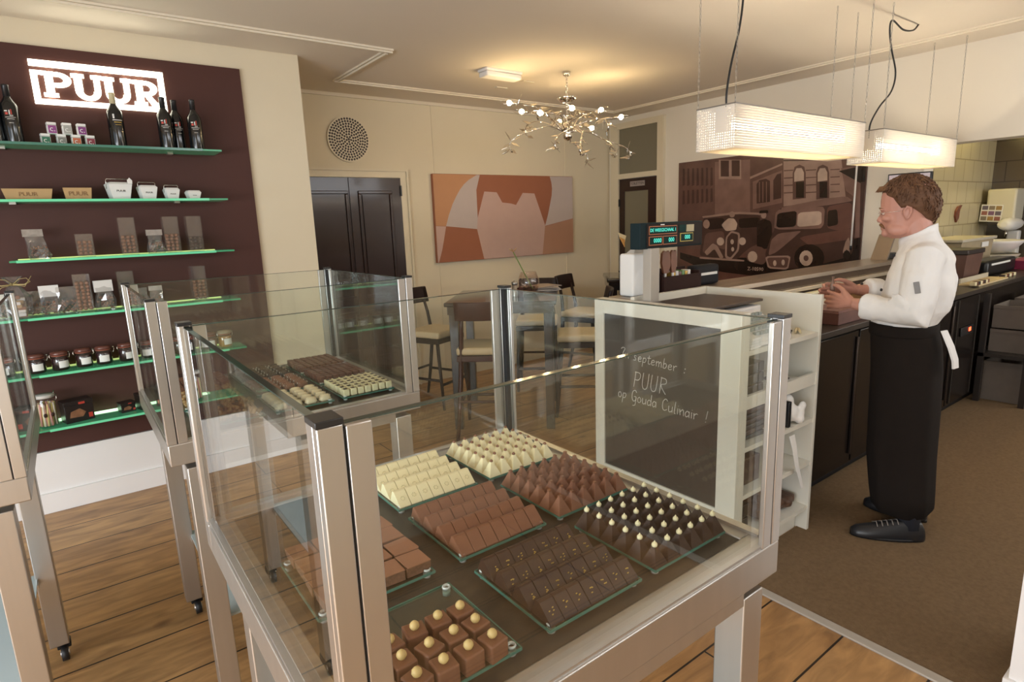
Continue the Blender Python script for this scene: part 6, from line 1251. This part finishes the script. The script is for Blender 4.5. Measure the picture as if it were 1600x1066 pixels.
t = thing('yellow_box', 'dull yellow box leaning before the pale floor crate', 'box', (6.50, 1.16, .007)); m = MB(); m.frustum(-.16,.16,-.03,.03,0,.22,-.01,.004); m.build('box_body', mat('yellow_card', (.30,.17,.03), .6), t); B(-.165,.165,-.034,.034,.221,.235).build('flap', mat('yellow_flap', (.26,.15,.03), .6), t)

# ---------------------------------------------------------------- the cook
t = thing('person', 'man in white cook jacket and long dark apron working at the counter', 'person', (3.32, 1.10, .006), math.radians(16.3))
M['skin'] = mat('skin', (.50,.245,.185), .5, noise=.10, nscale=18)
M['hair'] = mat('hair_reddish', (.125,.060,.031), .6, spec=.25, noise=.35, nscale=40, bump=.5, bscale=70, stretch=(1,.25,1))
M['hairfair'] = mat('hair_fair', (.20,.098,.045), .65, spec=.25, noise=.2, nscale=60)
M['jacket'] = mat('white_jacket_cloth', (.80,.78,.765), .8, noise=.02, nscale=6, bump=1.0, bscale=9, stretch=(1,1,.6))
M['apron'] = mat('dark_apron_cloth', (.013,.009,.007), .9, spec=.2, noise=.12, nscale=20, bump=.1, bscale=30)
M['trouser'] = mat('navy_trousers', (.010,.011,.018), .8); M['shoe'] = mat('black_shoe', (.014,.014,.016), .4); M['lace'] = mat('grey_lace', (.20,.18,.16), .8)
def ring_(cx, cyy, z, rx, ry, n=20, p=2.0, tilt=0):
    o = []
    for i in range(n):
        a = 2*PI*i/n; c, s = math.cos(a), math.sin(a)
        x = cx+rx*math.copysign(abs(c)**(2/p), c); y = cyy+ry*math.copysign(abs(s)**(2/p), s); o.append((x, y, z+tilt*(y-cyy)))
    return o
# --- body: one continuous surface (head, neck, torso, arms with hands, legs)
b = MB()
HC = (0, .088, 1.650)
b.skin([ring_(0, y, z, rx, ry) for z, y, rx, ry in ((1.500,.120,.026,.028),(1.515,.112,.050,.052),(1.545,.104,.062,.072),(1.585,.090,.070,.096),(1.63,.086,.076,.110),(1.68,.084,.079,.116),(1.72,.084,.077,.112),(1.75,.083,.068,.098),(1.772,.082,.048,.070),(1.782,.082,.018,.028))])
b.ell((0,.165,1.525), (.026,.022,.020))                       # chin
b.ell((0,.176,1.556), (.028,.017,.010)); b.ell((0,.178,1.545), (.022,.013,.007))  # lips
b.tube([(0,.184,1.632),(0,.190,1.610),(0,.1975,1.588),(0,.194,1.580)], [.009,.0112,.0140,.0110], 10)   # nose
for s in (-1, 1):
    b.ell((s*.011,.187,1.580), (.0085,.010,.008))             # nostril wings
    b.ell((s*.030,.186,1.640), (.026,.012,.008))              # brow ridge
    b.ell((s*.046,.160,1.598), (.024,.028,.018))              # cheek bone
    b.ell((s*.050,.115,1.542), (.024,.046,.030))              # jaw
    # ear: flat shell with raised rim
    b.ell((s*.080,.080,1.622), (.007,.018,.030)); b.tube([(s*.083,.092,1.610),(s*.088,.094,1.632),(s*.091,.082,1.652),(s*.092,.066,1.645),(s*.089,.064,1.622),(s*.083,.074,1.598),(s*.081,.084,1.590)], [.004,.0045,.0055,.0055,.005,.0065,.005], 8)
b.tube([(0,.050,1.60),(0,.036,1.54),(0,.014,1.47),(0,.0,1.42)], [.060,.064,.068,.09], 16)     # neck
b.skin([ring_(0, y, z, rx, ry, 20, 2.3) for z, y, rx, ry in ((1.44,-.005,.12,.075),(1.38,.0,.165,.095),(1.25,.012,.165,.11),(1.1,.045,.15,.10),(.98,.04,.15,.095),(.86,.02,.14,.09))])
for s in (-1, 1): b.tube([(s*.085,.0,.90),(s*.095,.01,.50),(s*.10,-.01,.10)], [.085,.058,.042], 12)
def arm(sh, el, wr): b.tube([sh, Vector(sh).lerp(Vector(el), .5), el, Vector(el).lerp(Vector(wr), .4), wr], [.054,.048,.042,.042,.028], 14)
def hand(W, K, fingers, thumb, up):
    """palm from wrist W to knuckles K (list of four), finger chains of (points), thumb chain"""
    for k, fgr in zip(K, fingers):
        b.tube([W, Vector(W).lerp(Vector(k), .55), k], [.021,.017,.0125], 8)
        b.tube([k]+fgr, [.0112,.0102,.0094,.0078][:len(fgr)+1], 8); b.ell(fgr[-1], (.0078,)*3, 8, 6)
    b.tube([W]+thumb, [.022,.0165,.0118,.0098,.0082][:len(thumb)+1], 8); b.ell(thumb[-1], (.0084,)*3, 8, 6)
LS, LE, LW = (-.185,-.012,1.415), (-.262,.010,1.165), (-.185,.262,1.192)
RS, RE, RW = (.185,-.012,1.415), (.245,.035,1.19), (.070,.282,1.232)
arm(LS, LE, LW); arm(RS, RE, RW)
lk_ = [(-.128,.352,1.228),(-.130,.358,1.207),(-.136,.356,1.186),(-.145,.346,1.167)]
lf = [[(-.098,.388,1.236),(-.070,.392,1.238),(-.052,.380,1.236)],[(-.096,.398,1.208),(-.064,.402,1.206),(-.044,.388,1.204)],[(-.102,.396,1.182),(-.070,.398,1.178),(-.052,.384,1.176)],[(-.116,.382,1.160),(-.090,.384,1.154),(-.074,.374,1.153)]]
hand(LW, lk_, lf, [(-.160,.296,1.226),(-.128,.322,1.254),(-.096,.350,1.268),(-.074,.368,1.268)], 1)
rk = [(.022,.372,1.262),(.028,.382,1.243),(.036,.384,1.224),(.046,.378,1.206)]
rf = [[(-.004,.412,1.266),(-.030,.424,1.262),(-.046,.416,1.256)],[(.004,.428,1.240),(-.024,.442,1.234),(-.042,.434,1.228)],[(.012,.432,1.216),(-.014,.446,1.208),(-.032,.438,1.203)],[(.024,.420,1.196),(.0,.432,1.188),(-.016,.426,1.184)]]
hand(RW, rk, rf, [(.050,.310,1.262),(.014,.334,1.284),(-.018,.356,1.292),(-.038,.372,1.288)], 1)
body = remesh(b, 'body', M['skin'], t, .0042, 3, .5)
# nails and eyes
for e, n in ((lf[0][-1], 0), (lf[1][-1], 0), (rf[0][-1], 0), (rf[1][-1], 0)):
    pass
m = MB()
for s in (-1, 1): m.ell((s*.031,.1795,1.622), (.0125,.0085,.0085), 12, 8); m.ell((s*.031,.1865,1.619), (.005,.003,.005), 8, 6, 1)
m.build('eyes', [mat('eye_white', (.6,.5,.45), .3), M['ink']], t)
m = MB()
for s in (-1, 1): m.tube([(s*.018,.186,1.6305),(s*.031,.1895,1.6295),(s*.044,.182,1.627)], .0035, 6)
m.build('eyelids', M['skin'], t)
# hair: cap of strands following the skull
m = MB()
def skull(az, el_):   # az 0 = forward, el 0..1 from crown
    z = 1.655+.128*math.cos(el_); r = math.sin(el_)
    return Vector((.079*r*math.sin(az), .086+.115*r*math.cos(az), z))
def hairline(az):
    a = abs((az+PI) % (2*PI)-PI)
    if a < .55: return 1.12
    if a < 1.05: return 1.12+(a-.55)*.30
    if a < 1.42: return 1.27+(a-1.05)*1.05
    if a < 1.75: return 1.62
    return 1.62+(a-1.75)*.62
nA, nE = 72, 22; rows = []
for j in range(nE+1):
    row = []
    for i in range(nA):
        az = 2*PI*i/nA; e = hairline(az)*j/nE; p = skull(az, e)
        a = abs((az+PI) % (2*PI)-PI); n = (p-Vector(HC)).normalized()
        th = .0175+.005*math.sin(az*9+j*.7)*.5+.003*math.sin(i*2.3+j*1.1)
        if a < .7: th += .008*min(1, j/nE*1.2)*(1-a/.9)
        if j > nE*.82: th *= max(.25, 1-(j-nE*.82)/(nE*.18)*.75)
        row.append(p+n*th)
    rows.append(row)
vs = [[m.v(p) for p in r] for r in rows]
for a_, b_ in zip(vs, vs[1:]):
    for i in range(nA): m.f([a_[i], a_[(i+1) % nA], b_[(i+1) % nA], b_[i]], 0, True)
inner = [m.v(skull(2*PI*i/nA, hairline(2*PI*i/nA))*1.0+Vector((0,0,-.002))) for i in range(nA)]
for i in range(nA): m.f([vs[-1][i], vs[-1][(i+1) % nA], inner[(i+1) % nA], inner[i]], 0, True)
m.build('hair', M['hair'], t)
m = MB()
for i in range(110):
    x = random.uniform(-.058,.058); q = random.uniform(.6,1.2); p = skull(x*12, .95); m.tube([p+Vector((0,.006,.012)), p+Vector((x*.1,.026*q,.018*q)), p+Vector((x*.2,.040*q,.002-.006*q))], [.0032,.0026,.0007], 5)
for i in range(60):
    az = random.uniform(-2.6,2.6); p = skull(az, random.uniform(.3,1.0)); n = (p-Vector(HC)).normalized(); q = Vector((-n.y*.3, n.x*.1, 0))
    m.tube([p+n*.014, p+n*.022+Vector((0,-.008,-.002)), p+n*.021+Vector((0,-.024,-.010))], [.003,.0026,.0008], 5)
m.build('fair_strands', M['hairfair'], t)
m = MB()
for i in range(620):
    az = random.uniform(-PI, PI); e = hairline(az)*random.uniform(.05,.86); e2 = min(hairline(az)*.93, e+random.uniform(.16,.30)); d_ = random.uniform(-.10,.10)
    P = [(skull(az+d_*q, e+(e2-e)*q), q) for q in (0,.5,1)]
    m.tube([p+(p-Vector(HC)).normalized()*(.0165+.006*math.sin(q*PI)+.0015*math.sin(i)) for p, q in P], [.0022,.0028,.0008], 4)
m.build('hair_locks', M['hair'], t)
m = MB()
for s in (-1, 1):
    m.tube([(s*.002,.192,1.568),(s*.012,.190,1.567),(s*.024,.182,1.560),(s*.034,.171,1.548)], [.006,.0075,.0065,.002], 8)
    m.tube([(s*.014,.198,1.644),(s*.030,.199,1.648),(s*.047,.186,1.645)], [.0025,.0035,.0015], 6)
m.build('moustache_and_brows', M['hairfair'], t)
m = MB()
for s in (-1, 1):
    m.tube([(s*.031+.017*math.cos(a), .200-.004*abs(math.cos(a)), 1.618+.013*math.sin(a)) for a in [2*PI*i/16 for i in range(17)]], .0009, 5, caps=False)
    m.tube([(s*.048,.197,1.622),(s*.072,.172,1.626),(s*.083,.09,1.632)], .0010, 5)
m.tube([(-.014,.201,1.621),(0,.206,1.624),(.014,.201,1.621)], .0010, 5)
m.build('glasses', M['chrome'], t)
# --- jacket
m = MB()
m.skin([ring_(0, y, z, rx, ry, 24, 2.5, tl) for z, y, rx, ry, tl in ((1.075,.052,.178,.132,-.10),(1.10,.050,.188,.146,-.08),(1.16,.016,.192,.150,0),(1.24,.010,.196,.152,0),(1.32,.006,.200,.146,0),(1.40,.002,.196,.126,0),(1.45,.0,.165,.098,0),(1.49,.012,.112,.078,-.12),(1.515,.022,.084,.072,-.35))])
m.skin([ring_(0, y, z, rx, ry, 24, 2.0, -.52) for z, y, rx, ry in ((1.47,.022,.080,.078),(1.505,.026,.078,.078),(1.530,.030,.075,.079),(1.538,.031,.070,.073))])
for s, sh, el_, wr in ((-1, LS, LE, LW), (1, RS, RE, RW)):
    sh, el_, wr = Vector(sh), Vector(el_), Vector(wr); c = wr.lerp(el_, .20); c2 = wr.lerp(el_, .40)
    m.tube([sh+Vector((-s*.06,.0,-.005)), sh, sh.lerp(el_, .35), sh.lerp(el_, .7), el_+Vector((0,-.012,-.006)), el_.lerp(wr, .30), c2], [.085,.082,.078,.074,.070,.064,.058], 16)
    m.tube([wr.lerp(el_, .48), c2, c, wr.lerp(el_, .17)], [.058,.067,.067,.062], 16)     # turned-back cuff
random.seed(11)
for i in range(11):   # folds gathered at the elbow and the belly
    s = -1; q = random.uniform(.0,.7); c = Vector(LE).lerp(Vector(LW), q*.6)+Vector((-.035,random.uniform(-.02,.03),random.uniform(-.02,.045)))
    m.tube([c+Vector((0,-.04,-.035)), c+Vector((-.012,0,.005)), c+Vector((.004,.035,.05))], [.006,.015,.006], 7)
for i in range(5): z = 1.10+.02*i; m.tube([(-.17+.01*i,.02,z-.008),(-.14,.11,z+.01*i),(-.08,.165,z+.004)], [.008,.014,.006], 7)
jk = remesh(m, 'cook_jacket', M['jacket'], t, .0065, 5, .5, [('MARBLE', .22, .011), ('CLOUDS', .10, .012)])
m = MB()
for p in ((-.066,.119,1.42),(-.060,.160,1.25)): m.ell(p, (.008,.006,.008), 10, 6)
m.ell((.085,.262,1.262), (.006,.008,.006), 8, 6)
m.build('jacket_buttons', M['black'], jk)
m = MB(); m.M = Matrix.Translation((-.303,.004,1.292)) @ Matrix.Rotation(-.22, 4, 'X') @ Matrix.Rotation(.16, 4, 'Y'); m.box(-.012,.004,-.011,.011,-.026,.026, bev=.002); m.build('sleeve_patch', mat('patch_grey', (.24,.23,.23), .7), jk)
# --- apron, trousers, shoes
m = MB(); rg = []; n = 48
for z, y, rx, ry, fold in ((1.092,.056,.186,.140,0),(1.06,.055,.186,.142,.001),(.98,.040,.188,.150,.002),(.85,.028,.186,.152,.003),(.65,.022,.182,.152,.005),(.40,.016,.176,.150,.007),(.22,.0,.170,.142,.008),(.150,-.008,.168,.136,.009)):
    r0 = ring_(0, y, z, rx, ry, n, 2.5)
    rg.append([(x*(1+fold*4*math.sin(i*1.05+z*2)), (yy-y)*(1+fold*4*math.sin(i*.9+1+z))+y, zz+.05*(1 if z < .16 else 0)*min(0, -(abs(x)/.17)*.7)+(.05*(x+.1) if z < .16 else 0)) for i, (x, yy, zz) in enumerate(r0)])
ap = m.skin(rg, 0, True).build('apron', M['apron'], t)
m = MB(); m.skin([ring_(0, .056, z, rx+.004, ry+.004, 32, 2.5) for z, rx, ry in ((1.035,.186,.142),(1.04,.188,.144),(1.085,.188,.143),(1.09,.186,.141))]); m.build('waist_band', M['apron'], ap)
m = MB(); rg = []
for z, y, w_ in ((1.075,-.092,.020),(1.00,-.125,.034),(.94,-.145,.030),(.90,-.150,.022)): rg.append([(-.12-w_,y-.012,z),(-.12+w_,y-.030,z),(-.12+w_,y-.022,z),(-.12-w_,y-.004,z)])
m.skin(rg, 0, False); m.build('white_towel', M['jacket'], t)
m = MB(); m.tube([(-.095,-.02,.35),(-.10,-.03,.18),(-.125,-.055,.05)], [.06,.055,.052], 14); m.tube([(.095,-.02,.35),(.10,-.03,.18),(.11,-.04,.05)], [.06,.055,.052], 14); m.build('trousers', M['trouser'], t)
def shoe(heel, toe):
    h, o = Vector((*heel, 0)), Vector((*toe, 0)); d = (o-h).normalized(); s = Vector((d.y, -d.x, 0)); L_ = (o-h).length
    m = MB(); rg = []
    for q, w_, hh in ((0,.018,.05),(.05,.032,.085),(.22,.038,.098),(.40,.042,.086),(.60,.050,.066),(.80,.050,.050),(.93,.040,.040),(1.0,.020,.026)):
        c = h+d*(L_*q); rg.append([c+s*w_*math.cos(a)*(1 if math.sin(a) > -.3 else 1.03)+Vector((0,0,.012+max(0,hh*math.sin(a))+ (0 if math.sin(a) >= 0 else -.004))) for a in [2*PI*i/16 for i in range(16)]])
    m.skin(rg); sh = m.build('shoe', M['shoe'], t)
    m = MB(); rg = []
    for z in (0, .014): rg.append([h+d*(L_*(.5+.515*math.cos(a)))+s*(.050*math.sin(a)*(1+.12*math.cos(a)))+Vector((0,0,z)) for a in [2*PI*i/24 for i in range(24)]])
    m.skin(rg); m.build('sole', M['rubber'], sh)
    m = MB()
    for i in range(5):
        q = .38+.07*i; zt = .012+.088-.075*(q-.36)+.004; c = h+d*(L_*q); m.tube([c-s*.026+Vector((0,0,zt-.016)), c+Vector((0,0,zt)), c+s*.026+d*.012+Vector((0,0,zt-.016))], .0028, 5)
    m.build('laces', M['lace'], sh)
shoe((-.115,-.118), (-.232,.188)); shoe((.105,-.12), (.165,.172))
# thing held in the hands
R3 = Matrix.Rotation(math.radians(16.3), 4, 'Z'); p = Vector((3.32,1.10,.006)) + R3 @ Vector((-.062,.376,1.222))
h = thing('small_chocolate_bag', 'small brown chocolate packet held in the hands of the cook', 'packet', p, math.radians(16.3))
m = MB(); m.skin([ring_(0,0,z,rx,ry,12,3) for z, rx, ry in ((0,.010,.010),(.01,.014,.013),(.05,.014,.012),(.066,.010,.006),(.072,.008,.004),(.088,.016,.006))]); m.build('packet', mat('packet_brown', (.20,.11,.075), .4, noise=.4, nscale=40), h)
